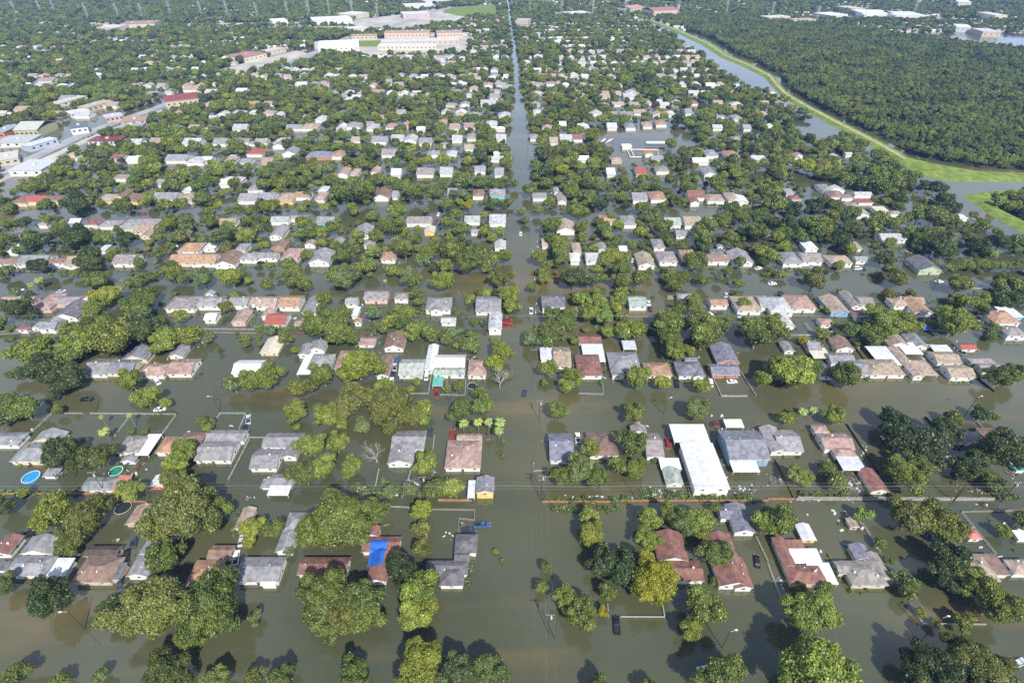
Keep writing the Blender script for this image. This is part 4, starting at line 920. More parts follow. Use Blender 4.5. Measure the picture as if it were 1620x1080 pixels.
for P in ([(940, 205), (960, 212), (1080, 204), (1098, 207), (1100, 236), (1078, 243), (1060, 238), (1040, 246), (1022, 244), (1000, 262), (985, 276), (975, 262), (975, 240), (940, 232)],
          [(1259, 190), (1290, 193), (1330, 208), (1302, 226), (1270, 228), (1259, 215)], [(1105, 165), (1122, 162), (1130, 178), (1112, 178)],
          [(1160, 206), (1198, 206), (1205, 220), (1165, 222)], [(1255, 283), (1270, 276), (1330, 310), (1310, 322), (1262, 300)],
          [(452, 230), (474, 205), (505, 196), (520, 198), (512, 208), (480, 232)], [(275, 262), (330, 258), (332, 270), (270, 272)],
          [(0, 262), (120, 205), (190, 180), (300, 145), (306, 160), (262, 180), (200, 206), (120, 240), (40, 284), (0, 300)],
          [(120, 195), (160, 178), (185, 180), (165, 196)], [(0, 205), (115, 188), (135, 196), (112, 210), (60, 240), (0, 262)],
          [(0, 280), (30, 275), (35, 300), (0, 312)], [(450, 92), (545, 58), (560, 60), (500, 92), (455, 108)]):
    EXCL.append([(G(*p).x, G(*p).y) for p in P])
BANK = [(1022, 36), (1040, 47), (1062, 60), (1084, 74), (1124, 100), (1154, 122), (1184, 146)]
EXCL.append([(G(*q).x, G(*q).y) for q in BANK + [(1220, 148)] + LEV_OUT[8::-1]])
EXCL.append([(G(*q).x, G(*q).y) for q in [(1290, 186), (1330, 208), (1306, 226), (1262, 232), (1250, 215)]])
EXCL.append([(G(*q).x, G(*q).y) for q in [(1440, 280), (1500, 288), (1700, 288), (1700, 308), (1590, 309), (1575, 316), (1590, 334), (1660, 372), (1640, 395), (1560, 356), (1500, 322), (1470, 300)]])
LV = [(G(*p).x, G(*p).y) for p in LEV_IN] + [(G(*p).x, G(*p).y) for p in reversed(LEV_OUT)]
EXCL.append(LV)
EXCL.append([(G(*q).x, G(*q).y) for q in LEV_OUT[8:15]] + [(G(a - 4, b + 6).x, G(a - 4, b + 6).y) for a, b in LEV_OUT[14:7:-1]])
CB = sorted([(G(*q).y, G(*q).x) for q in [(a + 4, b) for a, b in LEV_OUT[2:15]]])
BOX = [(min(p[0] for p in P), max(p[0] for p in P), min(p[1] for p in P), max(p[1] for p in P)) for P in EXCL]
def roadx(y): return np.interp(y, [0, 168, 460, 960, 1300, 1900], [3, 3, 9, 5, -2, -14])
def excluded(x, y):
    if CB[0][0] < y < CB[-1][0] and x > np.interp(y, [c[0] for c in CB], [c[1] for c in CB]): return True
    for P, b in zip(EXCL, BOX):
        if b[0] <= x <= b[1] and b[2] <= y <= b[3] and in_poly(x, y, P): return True
    return False
# ================================================================ larger buildings in the distance
def bigbuilding(key, x1, y1, x2, y2, depth, h, roofc, wallc, name, label, cat, windows=0, pitched=False):
    (ax, ay), (bx, by) = full(key, [(x1, y1), (x2, y2)]); A, B = G(ax, ay), G(bx, by)
    d = (B - A); L = d.length; ang = math.atan2(d.y, d.x); r = root(name, (A.x, A.y, 0), ang)
    mb = MB(); mb.box(0, L, 0, depth, -.5, h); ob('wall', mb.mesh('wall', [M_SIDING]), r, col=wallc)
    mb = MB()
    if pitched:
        g = Wing(); g.x0, g.x1, g.y0, g.y1, g.z, g.k, g.rise = -.6, L + .6, -.6, depth + .6, h + .1, 'x', min(4, depth * .17); wing_roof(mb, g, 0, 0)
    else:
        mb.box(-.3, L + .3, -.3, depth + .3, h, h + .5, 0); mb.box(.3, L - .3, .3, depth - .3, h + .5, h + .52, 0)
    ob('roof', mb.mesh('roof', [M_SHEET, M_TRIM]), r, col=roofc)
    for k in range(windows):
        wb = MB(); wb.box(-1, 1, -.06, .04, 0, 1.5); o = ob('window', wb.mesh('window', [M_GLASS]), r, ((k + .5) * L / windows, -.03, h * .45))
    for k in range(max(1, int(L / 22))):
        vb = MB(); vb.box(-1.3, 1.3, -1, 1, 0, 1.2); ob('roof_unit', vb.mesh('roof_unit', [M_GALV]), r, ((k + .5) * L / max(1, int(L / 22)), depth * .5, h + (.5 if not pitched else 2)))
    tag(r, label, cat); a = math.cos(ang), math.sin(ang)
    P = [(-3, -14), (L + 3, -14), (L + 3, depth + 3), (-3, depth + 3)]
    P = [(A.x + u * a[0] - v * a[1], A.y + u * a[1] + v * a[0]) for u, v in P]; EXCL.append(P)
    BOX.append((min(p[0] for p in P), max(p[0] for p in P), min(p[1] for p in P), max(p[1] for p in P))); return r
BW, BT, BO, BC = (.62, .61, .57), (.5, .43, .33), (.42, .22, .13), (.6, .55, .42)
for a in (('T', 105, 840, 245, 838, 30, 7, (.42, .44, .37), (.45, .43, .25), 'warehouse', 'yellow-walled warehouse with pale green roof, left of the diagonal road', 'warehouse', 5, True),
          ('T', -40, 852, 42, 850, 26, 6, (.30, .32, .34), (.48, .24, .12), 'shop', 'orange-walled shop cut by the left edge, beside the yellow warehouse', 'shop', 2),
          ('T', -20, 905, 190, 895, 24, 4, (.42, .42, .42), BW, 'warehouse', 'long low pale grey warehouse below the yellow one at the left edge', 'warehouse', 4),
          ('T', 195, 930, 365, 880, 11, 5, (.50, .54, .59), (.42, .48, .54), 'shop', 'narrow pale blue canopied shop row beside the diagonal road', 'shop', 4),
          ('T', -10, 1022, 128, 1000, 24, 5, (.50, .47, .42), BT, 'shop', 'tan flat roofed shop nearest the left end of the diagonal road', 'shop', 3),
          ('T', 70, 1079, 268, 1076, 26, 5, (.48, .49, .50), BW, 'warehouse', 'pale grey warehouse on the near side of the diagonal road', 'warehouse', 3),
          ('T', 445, 826, 548, 812, 20, 6, (.12, .13, .15), BW, 'shop', 'dark roofed shop with white walls across from the dark red roof', 'shop', 3),
          ('T', 545, 890, 735, 890, 15, 4, (.20, .04, .04), BW, 'shop', 'long white walled shop with a dark red roof by the road', 'shop', 6),
          ('T', 1022, 664, 1220, 640, 26, 7, (.22, .06, .055), BT, 'church_hall', 'dark red roofed hall at the far end of the diagonal road', 'hall', 6, True),
          ('T', 750, 772, 900, 758, 18, 4, (.36, .22, .15), BT, 'shop', 'brown flat roofed shop beside the middle of the diagonal road', 'shop', 3),
          ('T', 725, 808, 872, 800, 14, 4, (.30, .30, .31), BW, 'shop', 'grey flat roofed shop just below the brown one', 'shop', 3),
          ('T', 655, 752, 762, 735, 14, 5, (.45, .45, .5), (.48, .34, .30), 'shop', 'red and white shop in floodwater left of the diagonal road', 'shop', 4),
          ('T', 440, 722, 560, 700, 16, 4, (.55, .55, .55), BW, 'motel', 'white motel wing in floodwater above the dark roofed shop', 'motel', 5),
          ('T', 545, 690, 700, 645, 14, 5, (.42, .36, .26), BT, 'motel', 'tan roofed motel wing above the white motel wing', 'motel', 5),
          ('T', 350, 665, 540, 610, 14, 4, (.5, .46, .38), BW, 'motel', 'long tan and white motel row at upper left', 'motel', 5),
          ('T', 335, 395, 425, 380, 14, 4, (.55, .42, .35), BW, 'store', 'pinkish store alone in the far trees at upper left', 'store', 2),
          ('T', 600, 195, 720, 195, 40, 7, (.55, .52, .5), BT, 'store', 'far pale store on the left commercial site', 'store', 3),
          ('T', 740, 178, 950, 172, 50, 8, (.34, .2, .17), BT, 'store', 'far red roofed store on the left commercial site', 'store', 3),
          ('U', 382, 322, 632, 312, 62, 8, (.72, .72, .70), BW, 'store', 'very large white roofed store at top centre left', 'store', 8),
          ('U', 745, 308, 1100, 306, 24, 6, (.60, .59, .57), BC, 'school', 'long pale school wing nearest the trees at top centre', 'school', 14),
          ('U', 770, 284, 1240, 272, 30, 6, (.55, .52, .48), BT, 'school', 'second long school wing behind the nearest at top centre', 'school', 14),
          ('U', 785, 236, 1060, 233, 30, 9, (.36, .24, .18), (.56, .44, .34), 'apartment_building', 'orange roofed apartment row behind the school, left half', 'apartments', 12),
          ('U', 1105, 236, 1262, 232, 30, 9, (.36, .24, .18), (.56, .44, .34), 'apartment_building', 'orange roofed apartment row behind the school, right half', 'apartments', 8),
          ('U', 585, 248, 740, 244, 18, 7, (.40, .23, .15), BT, 'apartment_building', 'lower orange roofed block left of the long apartment row', 'apartments', 6),
          ('U', 580, 205, 690, 195, 32, 7, (.58, .56, .5), BC, 'store', 'cream flat store beside the flooded wide road', 'store', 3),
          ('U', -60, 385, 70, 355, 40, 7, (.34, .16, .12), BC, 'store', 'red-orange roofed strip store at upper left of centre', 'store', 5),
          ('U', 80, 345, 185, 318, 20, 6, (.55, .42, .38), BC, 'store', 'pinkish strip store right of the red-orange one', 'store', 4),
          ('U', 105, 158, 198, 152, 40, 8, (.68, .68, .66), BW, 'store', 'white store in the far strip at left of centre', 'store', 2),
          ('U', 352, 158, 592, 146, 60, 9, (.62, .61, .58), BW, 'store', 'largest pale store in the far strip near the pylons', 'store', 6),
          ('U', 600, 118, 692, 102, 50, 8, (.60, .58, .54), BC, 'store', 'cream store right of the largest pale far store', 'store', 2),
          ('U', 915, 62, 1095, 56, 60, 8, (.60, .60, .60), BW, 'warehouse', 'pale far warehouse at top centre, left of the green field', 'warehouse', 3),
          ('U', 900, 118, 1062, 112, 50, 9, (.58, .55, .54), (.5, .40, .38), 'store', 'far store with a red front stripe at top centre', 'store', 3),
          ('U', 1030, 30, 1200, 22, 60, 8, (.56, .54, .50), BW, 'warehouse', 'topmost pale warehouse at top centre', 'warehouse', 3),
          ('V', 20, 170, 98, 172, 40, 12, (.46, .36, .32), BT, 'apartment_building', 'pinkish far apartment block right of the long straight street', 'apartments', 5),
          ('V', 860, 108, 1010, 100, 50, 13, (.36, .15, .12), (.55, .46, .36), 'apartment_building', 'cream apartment blocks with red roofs near the top of the channel', 'apartments', 8, True),
          ('V', 722, 84, 800, 72, 40, 10, (.45, .24, .18), BT, 'apartment_building', 'orange roofed block beside the tall white tower', 'apartments', 4, True),
          ('V', 350, 108, 480, 100, 40, 7, (.62, .60, .56), BC, 'store', 'low cream store among far trees right of the street', 'store', 4),
          ('W', 0, 135, 130, 128, 30, 8, (.58, .55, .5), BC, 'warehouse', 'cream far warehouse at the left end of the wood', 'warehouse', 3),
          ('W', 140, 150, 285, 146, 24, 8, (.50, .30, .26), BC, 'apartment_building', 'pink roofed far block above the wood', 'apartments', 4),
          ('W', 375, 125, 480, 118, 50, 9, (.66, .66, .66), BW, 'warehouse', 'white far warehouse above the wood, left of the long strip', 'warehouse', 3),
          ('W', 570, 110, 760, 112, 70, 9, (.68, .68, .68), BW, 'warehouse', 'long white warehouse in the middle of the far right strip', 'warehouse', 4),
          ('W', 770, 125, 965, 128, 80, 9, (.62, .62, .62), BW, 'warehouse', 'widest pale warehouse in the far right strip', 'warehouse', 4),
          ('W', 500, 82, 585, 80, 60, 9, (.5, .46, .38), BT, 'warehouse', 'tan far warehouse behind the right strip', 'warehouse', 2),
          ('W', 1140, 195, 1230, 200, 50, 8, (.62, .62, .62), BW, 'warehouse', 'pale warehouse at far right before the last trees', 'warehouse', 3),
          ('W', 1300, 225, 1412, 228, 50, 8, (.5, .48, .42), BT, 'warehouse', 'tan warehouse beside the small far pond at right', 'warehouse', 3),
          ('W', 1375, 128, 1450, 128, 60, 10, (.62, .58, .48), BC, 'warehouse', 'cream warehouse nearest the top right corner', 'warehouse', 2),
          ('W', 1150, 48, 1230, 50, 90, 12, (.60, .58, .50), BC, 'arena', 'round-shouldered pale arena on the far horizon at right', 'arena', 2, True)):
    bigbuilding(*a)
# tall tower, steel pylons
def tower():
    p = G(994, 8); r = root('office_tower', (p.x, p.y, 0)); mb = MB(); mb.box(-9, 9, 0, 14, -1, 46); ob('wall', mb.mesh('wall', [M_SIDING]), r, col=(.6, .58, .52))
    for k in range(4):
        b = MB(); b.box(-8 + 4.2 * k, -6.4 + 4.2 * k, -.08, .05, 2, 44); ob('window', b.mesh('window', [M_GLASS]), r)
    b = MB(); b.box(-9.3, 9.3, -.3, 14.3, 46, 47); ob('roof', b.mesh('roof', [M_TRIM]), r)
    tag(r, 'tall pale tower at the top edge of the photo right of centre', 'tower')
tower()
PY = MB()
for sx in (-1, 1):
    for sy in (-1, 1): PY.tube((sx * 2.2, sy * 2.2, -1), (sx * .5, sy * .5, 30), .17, .11, 4)
for k in range(6):
    a, b = 2.2 - .28 * k, 2.2 - .28 * (k + 1); z = k * 5
    for (u, v) in (((-a, -a), (b, -b)), ((a, -a), (-b, -b)), ((a, a), (-b, b)), ((a, -a), (b, b))): PY.tube((*u, z), (*v, z + 5), .07, .07, 4)
PY.box(-.5, .5, -.5, .5, 28, 31); PY = PY.mesh('mast', [M_GALV])
PA = MB(); PA.tube((-5, 0, 0), (5, 0, 0), .14, .14, 4); PA.tube((0, 0, 1.6), (-5, 0, 0), .12, .12, 4); PA.tube((0, 0, 1.6), (5, 0, 0), .12, .12, 4); PA = PA.mesh('crossarm', [M_GALV])
pyl = [(28, 27), (66, 22), (88, 22), (140, 30), (189, 31), (227, 31), (271, 26), (320, 27), (361, 26), (408, 29), (456, 27), (490, 26), (522, 24), (558, 25), (598, 30), (838, 22), (888, 26), (937, 26), (988, 27), (1072, 26), (1148, 24), (1220, 28), (1290, 36), (1366, 30), (1444, 26)]
for i, (x, y) in enumerate(pyl):
    p = G(x, y); r = root('pylon', (p.x, p.y, 0)); ob('mast', PY, r)
    for z in (21, 25, 29): ob('crossarm', PA, r, (0, 0, z))
    tag(r, 'steel power pylon, %s from the left in the far pylon line' % ordw(i + 1), 'pylon', 'pylons across the far trees')
# bathing pool compound in the lake-like opening
def compound():
    r = root('pool_compound', G(1018, 240)); o = G(1018, 240); f = lambda k, x, y: G(*full(k, [(x, y)])[0]) - o
    a, b, c, d = f('V', 720, 965), f('V', 892, 966), f('V', 885, 920), f('V', 700, 918)
    mb = MB()
    for u, v in ((a, b), (b, c), (d, a), (c, d)): mb.tube((u.x, u.y, .9), (v.x, v.y, .9), .35, .35, 4)
    ob('railing', mb.mesh('railing', [M_TRIM]), r)
    mb = MB(); g = Wing(); p, q = f('V', 820, 895), f('V', 945, 897); g.x0, g.x1, g.y0, g.y1, g.z, g.k, g.rise = p.x, q.x, p.y, p.y + 6, 3, 'x', .9; wing_roof(mb, g, 0, 0); ob('canopy', mb.mesh('canopy', [M_SHEET, M_TRIM]), r, col=(.7, .72, .78))
    mb = MB(); p = f('V', 670, 915); g.x0, g.x1, g.y0, g.y1, g.rise = p.x, p.x + 9, p.y, p.y + 8, 1.2; g.k = 'h'; wing_roof(mb, g, 0, 0); ob('roof', mb.mesh('roof', [M_SHEET, M_TRIM]), r, col=(.7, .72, .75))
    mb = MB(); mb.box(p.x + .4, p.x + 8.6, p.y + .4, p.y + 7.6, -.5, 2.8); ob('wall', mb.mesh('wall', [M_SIDING]), r, col=(.7, .7, .68))
    mb = MB(); p, q = f('V', 800, 925), f('V', 900, 912); mb.box(p.x, q.x, p.y, p.y + 7, -.3, .25); ob('deck', mb.mesh('deck', [M_ORANGE]), r)
    mb = MB(); p = f('V', 742, 955); mb.tube((p.x, p.y, .6), (p.x + .5, p.y + 15, .6), .5, .5, 4); ob('slide', mb.mesh('slide', [M_TRIM]), r)
    tag(r, 'flooded pool compound with white railings, canopy and orange deck', 'pool')
compound()
def playground():
    p = G(959, 225); r = root('play_structure', p); rd = simple('play_red', (.5, .07, .05), .5); rnd = random.Random(3)
    for k in range(7):
        mb = MB(); x, y = rnd.uniform(-6, 6), rnd.uniform(-3, 3); mb.tube((x - 2, y, .2), (x + 2, y + 1, 3.2), .35, .3, 6); ob('slide', mb.mesh('slide', [rd if k % 2 else M_TRIM]), r)
    tag(r, 'red and white play structure standing in the lake-like opening', 'playground')
playground()
# ================================================================ houses: hand-surveyed, then rows farther off
HH = parse_houses()
for h in HH:
    h['c'] = (sum((g.x0 + g.x1) / 2 for g in h['W']) / len(h['W']), sum((g.y0 + g.y1) / 2 for g in h['W']) / len(h['W']))
    h['px'] = max((g.x1 - g.x0) for g in h['W']) * FPX / (h['c'][1] * CP + HCAM * SP)
YFILL = G(810, 286).y
rr = random.Random(11); grid = {}
def gput(x, y, v): grid.setdefault((int(x // 40), int(y // 40)), []).append((x, y, v))
def gnear(x, y, d):
    gx, gy = int(x // 40), int(y // 40)
    for i in (-1, 0, 1):
        for j in (-1, 0, 1):
            for (a, b, v) in grid.get((gx + i, gy + j), ()):
                if (a - x) ** 2 + (b - y) ** 2 < d * d: return True
    return False
for h in HH: gput(h['c'][0], h['c'][1], 1)
from mathutils import noise as mnoise
YEND = G(810, -14).y
st = G(810, 640).y
FH = []
k = 0
YROW = G(810, 262).y
while True:
    yc = st + 94.5 * k; k += 1
    if yc > YEND: break
    if yc < YROW - 20: continue
    half = (yc * CP + HCAM * SP) * 840 / FPX
    for dy in (20, 30, -20, -31):
        x = -half + rr.uniform(0, 14)
        while x < half:
            step = rr.uniform(14, 18.5); x += step
            y = yc + dy + rr.uniform(-6, 6)
            if y < YROW or abs(x - roadx(y)) < 12 or excluded(x, y) or rr.random() < (.30 if abs(dy) < 25 else .55): continue
            if gnear(x, y, 16): continue
            if y < 620 and rr.random() < .35: continue
            if mnoise.noise(Vector((x / 120, y / 120, 2))) < (-.05 if (x < -130 and y > 620) or y > 1350 else -.45): continue
            if y > 1150 and x < -150 and rr.random() < .55: continue
            g = Wing(); wd = rr.uniform(9, 14); dp = rr.uniform(8, 13)
            if abs(dy) > 25: wd *= .6; dp *= .6
            g.x0, g.x1, g.y0, g.y1 = x - wd / 2, x + wd / 2, y - dp / 2, y + dp / 2; g.z = 2.6; g.k = rr.choice('xxhhy'); g.rise = .42 * min(wd, dp) / 2; g.col = None; g.patio = False
            c = rr.choice(['grey', 'lightgrey', 'lightgrey', 'lightgrey', 'greybrown', 'tan', 'pink', 'orange', 'redbrown', 'lightgrey', 'grey', 'white', 'white', 'tan'])
            FH.append(dict(W=[g], roof=c, wall=rr.choice('wwwwct'), shed=abs(dy) > 25, lab=None, hand=False, c=(x, y), px=wd * FPX / (y * CP + HCAM * SP)))
ALLH = sorted(HH + FH, key=lambda h: -h['px'])
IND, REST = ALLH[:], []
nb = 0
keepH = [h for h in ALLH if not h['shed']][:296]; keepS = [h for h in ALLH if h['shed']][:110]
ids = set(id(h) for h in keepH + keepS); REST = [h for h in ALLH if id(h) not in ids]
for h in keepH + keepS: build_house(h, 2 if h['c'][1] < 230 else (1 if h['c'][1] < 330 else 0))
# the far houses beyond counting: one object
mb = MB()
for h in REST:
    g = h['W'][0]; i = .35
    n0 = len(mb.F); wing_roof(mb, g, 0, 0); ci = rr.randrange(6)
    for q in range(n0, len(mb.F)): mb.M[q] = ci if mb.M[q] == 0 else 6
    n0 = len(mb.F); wing_walls(mb, g, 0, 0)
    for q in range(n0, len(mb.F)): mb.M[q] = 6
fm = [simple('far_roof_' + n, RC[n], .85, .2, .2, .2) for n in ('grey', 'lightgrey', 'tan', 'pink', 'white', 'greybrown')] + [simple('far_wall', (.62, .61, .58), .7)]
if mb.F: tag(ob('distant_houses', mb.mesh('distant_houses', fm)), 'countless small far houses among the trees up to the horizon', 'houses', kind='stuff')
# labels of houses
def band(y): return max(0, int((y - 72) / 47.2))
def label_rows(L, what, tail, key):
    rows = {}
    for h in L: rows.setdefault(band(key(h)[1]), []).append(h)
    for b, hs in rows.items():
        hs.sort(key=lambda h: key(h)[0])
        for i, h in enumerate(hs): yield h, i + 1, len(hs), b + 1
KW = {'h': 'hip-roofed', 'x': 'side-gabled', 'y': 'front-gabled', 'f': 'flat-roofed'}
for L, noun in ((keepH, 'house'), (keepS, 'outbuilding')):
    for h, i, n, b in label_rows(L, noun, '', lambda h: h['c']):
        r = h['root']
        lab = h['lab'] or '%s %s %s with %s walls, %s %s from left in %s row from camera' % (RW[h['roof']], KW[h['W'][0].k], noun, WW[h['wall']], ordw(i), noun, ordw(b))
        tag(r, lab, 'house' if noun == 'house' else 'shed', 'flooded houses in rows' if noun == 'house' else 'sheds and garages behind the houses')
# blue tarpaulin over the red-brown roof
hb = next(h for h in HH if h['lab'] and 'blue tarp' in h['lab'])
def tarp():
    q = [G(*p, 3.6) for p in full('B', [(628, 405), (715, 405), (752, 262), (655, 262)])]; n = 22; V = []; F = []; rnd = random.Random(5)
    for j in range(n + 1):
        for i in range(n + 1):
            u, v = i / n, j / n; p = q[0].lerp(q[1], u).lerp(q[3].lerp(q[2], u), v)
            z = roof_z(hb['W'], p.x, p.y); z = (z if z > 0 else 2.0) + .10 + .05 * math.sin(9 * u + 14 * v) + rnd.uniform(0, .05); V.append((p.x, p.y, z))
    F = [(j * (n + 1) + i, j * (n + 1) + i + 1, (j + 1) * (n + 1) + i + 1, (j + 1) * (n + 1) + i) for j in range(n) for i in range(n)]
    o = q[0].copy(); V = [(x - o.x, y - o.y, z) for x, y, z in V]
    tag(ob('tarpaulin', mesh_from('tarpaulin', V, F, [simple('blue_tarp', (.02, .12, .48), .45, .4, .3, 1.0)], smooth=True), loc=(o.x, o.y, 0)), 'bright blue tarpaulin spread over the red-brown roof', 'tarpaulin')
tarp()
# ================================================================ trees
TR = parse_trees()
for i in range(16):
    x = 1500 + i * 8.2; p = G(x, 421 + rr.uniform(-4, 4), 2.5); TR.append(dict(x=p.x, y=p.y, z=3, R=rr.uniform(2.6, 4), c=rr.choice('bmm'), px=6.0))
TR.sort(key=lambda t: -t['px'])
LIM = {'tree': 292, 'bush': 60, 'palm_tree': 40, 'bare_tree': 20}; cnt = {}; TI, TREST = [], []
for i, t in enumerate(TR):
    nm = {'P': 'palm_tree', 'D': 'bare_tree', 's': 'bush'}.get(t['c'], 'tree'); cnt[nm] = cnt.get(nm, 0) + 1; t['nm'] = nm
    if cnt[nm] > LIM[nm]: TREST.append(t); continue
    build_tree(t, i); TI.append(t)
print('trees', len(TR), cnt, 'houses hand', len(HH), 'fill', len(FH), 'rest', len(REST))
for nm in LIM:
    for t, i, n, b in label_rows([t for t in TI if t['nm'] == nm], nm, '', lambda t: (t['x'], t['y'])):
        size = 'very broad' if t['R'] > 9 else ('broad' if t['R'] > 6 else ('round' if t['R'] > 3.5 else 'small'))
        what = {'tree': '%s %s leafy tree' % (size, TW.get(t['c'], '')), 'bush': 'small green bush in floodwater', 'palm_tree': 'pale green fan-leaved palm', 'bare_tree': 'bare pale branched dead tree'}[nm]
        noun = {'tree': 'tree', 'bush': 'bush', 'palm_tree': 'palm', 'bare_tree': 'bare tree'}[nm]
        tag(t['root'], '%s, %s %s from left in %s row from camera' % (what, ordw(i), noun, ordw(b)), noun, {'tree': 'trees between the houses', 'bush': 'bushes in the water', 'palm_tree': 'palms in the yards', 'bare_tree': 'dead trees'}[nm])
KIND = 'mmmmmmddbbbbopy'
# fill points for the far trees and for the wood
def scatter(pts, name, label, protos, cat='trees'):
    me = bpy.data.meshes.new(name); me.vertices.add(len(pts)); A = np.array([p[:3] for p in pts], np.float32)
    me.vertices.foreach_set('co', A.ravel())
    a = me.attributes.new('scl', 'FLOAT_VECTOR', 'POINT'); a.data.foreach_set('vector', np.array([(p[3], p[3], p[3] * p[4]) for p in pts], np.float32).ravel())
    a = me.attributes.new('rot', 'FLOAT_VECTOR', 'POINT'); a.data.foreach_set('vector', np.array([(0, 0, p[5]) for p in pts], np.float32).ravel())
    a = me.attributes.new('idx', 'INT', 'POINT'); a.data.foreach_set('value', np.array([p[6] % len(protos) for p in pts], np.int32))
    a = me.attributes.new('color', 'FLOAT_COLOR', 'POINT'); a.data.foreach_set('color', np.array([(*(jit(TC[p[7]], .12)), 1) for p in pts], np.float32).ravel())
    o = ob(name, me); ng = bpy.data.node_groups.new(name, 'GeometryNodeTree')
    ng.interface.new_socket('Geometry', in_out='INPUT', socket_type='NodeSocketGeometry'); ng.interface.new_socket('Geometry', in_out='OUTPUT', socket_type='NodeSocketGeometry')
    gi = ng.nodes.new('NodeGroupInput'); go = ng.nodes.new('NodeGroupOutput'); jn = ng.nodes.new('GeometryNodeJoinGeometry'); ip = ng.nodes.new('GeometryNodeInstanceOnPoints')
    for p in protos:
        oi = ng.nodes.new('GeometryNodeObjectInfo'); oi.transform_space = 'ORIGINAL'; oi.inputs['Object'].default_value = p; oi.inputs['As Instance'].default_value = True
        ng.links.new(oi.outputs['Geometry'], jn.inputs[0])
    def att(nm, ty):
        n = ng.nodes.new('GeometryNodeInputNamedAttribute'); n.data_type = ty; n.inputs['Name'].default_value = nm; return n.outputs[0]
    ng.links.new(gi.outputs[0], ip.inputs['Points']); ng.links.new(jn.outputs[0], ip.inputs['Instance']); ip.inputs['Pick Instance'].default_value = True
    ng.links.new(att('idx', 'INT'), ip.inputs['Instance Index']); ng.links.new(att('rot', 'FLOAT_VECTOR'), ip.inputs['Rotation']); ng.links.new(att('scl', 'FLOAT_VECTOR'), ip.inputs['Scale'])
    ng.links.new(ip.outputs[0], go.inputs[0]); md = o.modifiers.new('scatter', 'NODES'); md.node_group = ng
    return tag(o, label, cat, kind='stuff')

# tint spread of the far crowns: reuse standing trees of several greens
byc = {}
for t in TI:
    if t.get('crown') and t['crown'].data in CROWN_C: byc.setdefault(t['c'], []).append(t['crown'])
protoC = sum([byc.get(c, [])[:n] for c, n in (('m', 8), ('d', 4), ('b', 4), ('o', 1), ('p', 1), ('y', 1))], [])
print('protos', {k: len(v) for k, v in byc.items()})
hp = {}
for h in ALLH:
    g = h['W'][0]; hp.setdefault((int(h['c'][0] // 30), int(h['c'][1] // 30)), []).append((min(w_.x0 for w_ in h['W']), max(w_.x1 for w_ in h['W']), min(w_.y0 for w_ in h['W']), max(w_.y1 for w_ in h['W']), h['hand']))
def hides(x, y, R):
    gx, gy = int(x // 30), int(y // 30)
    for i in (-1, 0, 1):
        for j in (-1, 0, 1):
            for (a, b, c, d, hand) in hp.get((gx + i, gy + j), ()):
                m = R * .75 if hand else R * .35; f = 2.4 if y < 700 else 3.6
                if a - m < x < b + m and c - R * f * (1 if hand else .85) < y < d + (1 if hand else -1): return True
    return False
pts = []; y = YFILL
while y < YEND + 60:
    half = (y * CP + HCAM * SP) * 850 / FPX; step = 7.2; x = -half
    ph = ((y - st) / 94.5) % 1.0; street = min(ph, 1 - ph) * 94.5
    while x < half:
        x += step; px_, py_ = x + rr.uniform(-3, 3), y + rr.uniform(-3, 3); nz = mnoise.noise(Vector((px_ / 60, py_ / 60, 9))); R = rr.choice((2.0, 2.6, 3.4, 4.0, 4.6, 5.2, 6.2)) * rr.uniform(.85, 1.12) * (1 + .25 * nz)
        if abs(px_ - roadx(py_)) < (7.5 if py_ < 700 else 4.2) + R * (.5 if py_ < 700 else .25): continue
        if street < 5 and rr.random() < .45 and y < 1200: continue
        if rr.random() < (.24 if px_ > -150 and py_ < 1000 else .12) or excluded(px_, py_) or hides(px_, py_, R): continue
        pts.append((px_, py_, R * .75 + .6, R, rr.uniform(.8, 1.15), rr.uniform(0, 6.28), rr.randrange(1000), rr.choice(KIND)))
    y += step * .92
# smaller trees and shrubs between the surveyed ones
tg = {}
for t in TR: tg.setdefault((int(t['x'] // 16), int(t['y'] // 16)), []).append(t)
def clear(x, y, R):
    for i in (-1, 0, 1):
        for j in (-1, 0, 1):
            for t in tg.get((int(x // 16) + i, int(y // 16) + j), ()):
                if math.hypot(t['x'] - x, t['y'] - y) < t['R'] * .55 + R * .4: return False
    return True
y = G(810, 560).y
while y < YFILL:
    half = (y * CP + HCAM * SP) * 850 / FPX; x = -half
    while x < half:
        x += 5.5; px_, py_ = x + rr.uniform(-2.5, 2.5), y + rr.uniform(-2.5, 2.5); ph = ((py_ - st) / 94.5) % 1.0; street = min(ph, 1 - ph) * 94.5; back = abs(ph - .5) * 94.5
        R = rr.choice((1.2, 1.8, 2.3, 2.9, 3.6)) * rr.uniform(.9, 1.1); far = min(1, max(0, (py_ - 190) / 130))
        if abs(px_ - roadx(py_)) < 9 + R or street < 9 or excluded(px_, py_): continue
        if rr.random() > (.16 + .34 * far) * (1.5 if back < 9 else 1): continue
        if not clear(px_, py_, R) or hides(px_, py_, R): continue
        pts.append((px_, py_, R * .7 + .5, R, rr.uniform(.8, 1.15), rr.uniform(0, 6.28), rr.randrange(1000), rr.choice(KIND)))
    y += 5.5
for t in TREST: pts.append((t['x'], t['y'], t['z'], t['R'], 1.0, rr.uniform(0, 6.28), rr.randrange(1000), t['c']))
scatter(pts, 'distant_trees', 'countless far tree crowns filling the suburb up to the horizon', protoC)
fp = []
x0, x1, y0, y1 = min(p[0] for p in FOREST_W), max(p[0] for p in FOREST_W), min(p[1] for p in FOREST_W), max(p[1] for p in FOREST_W)
y = y0
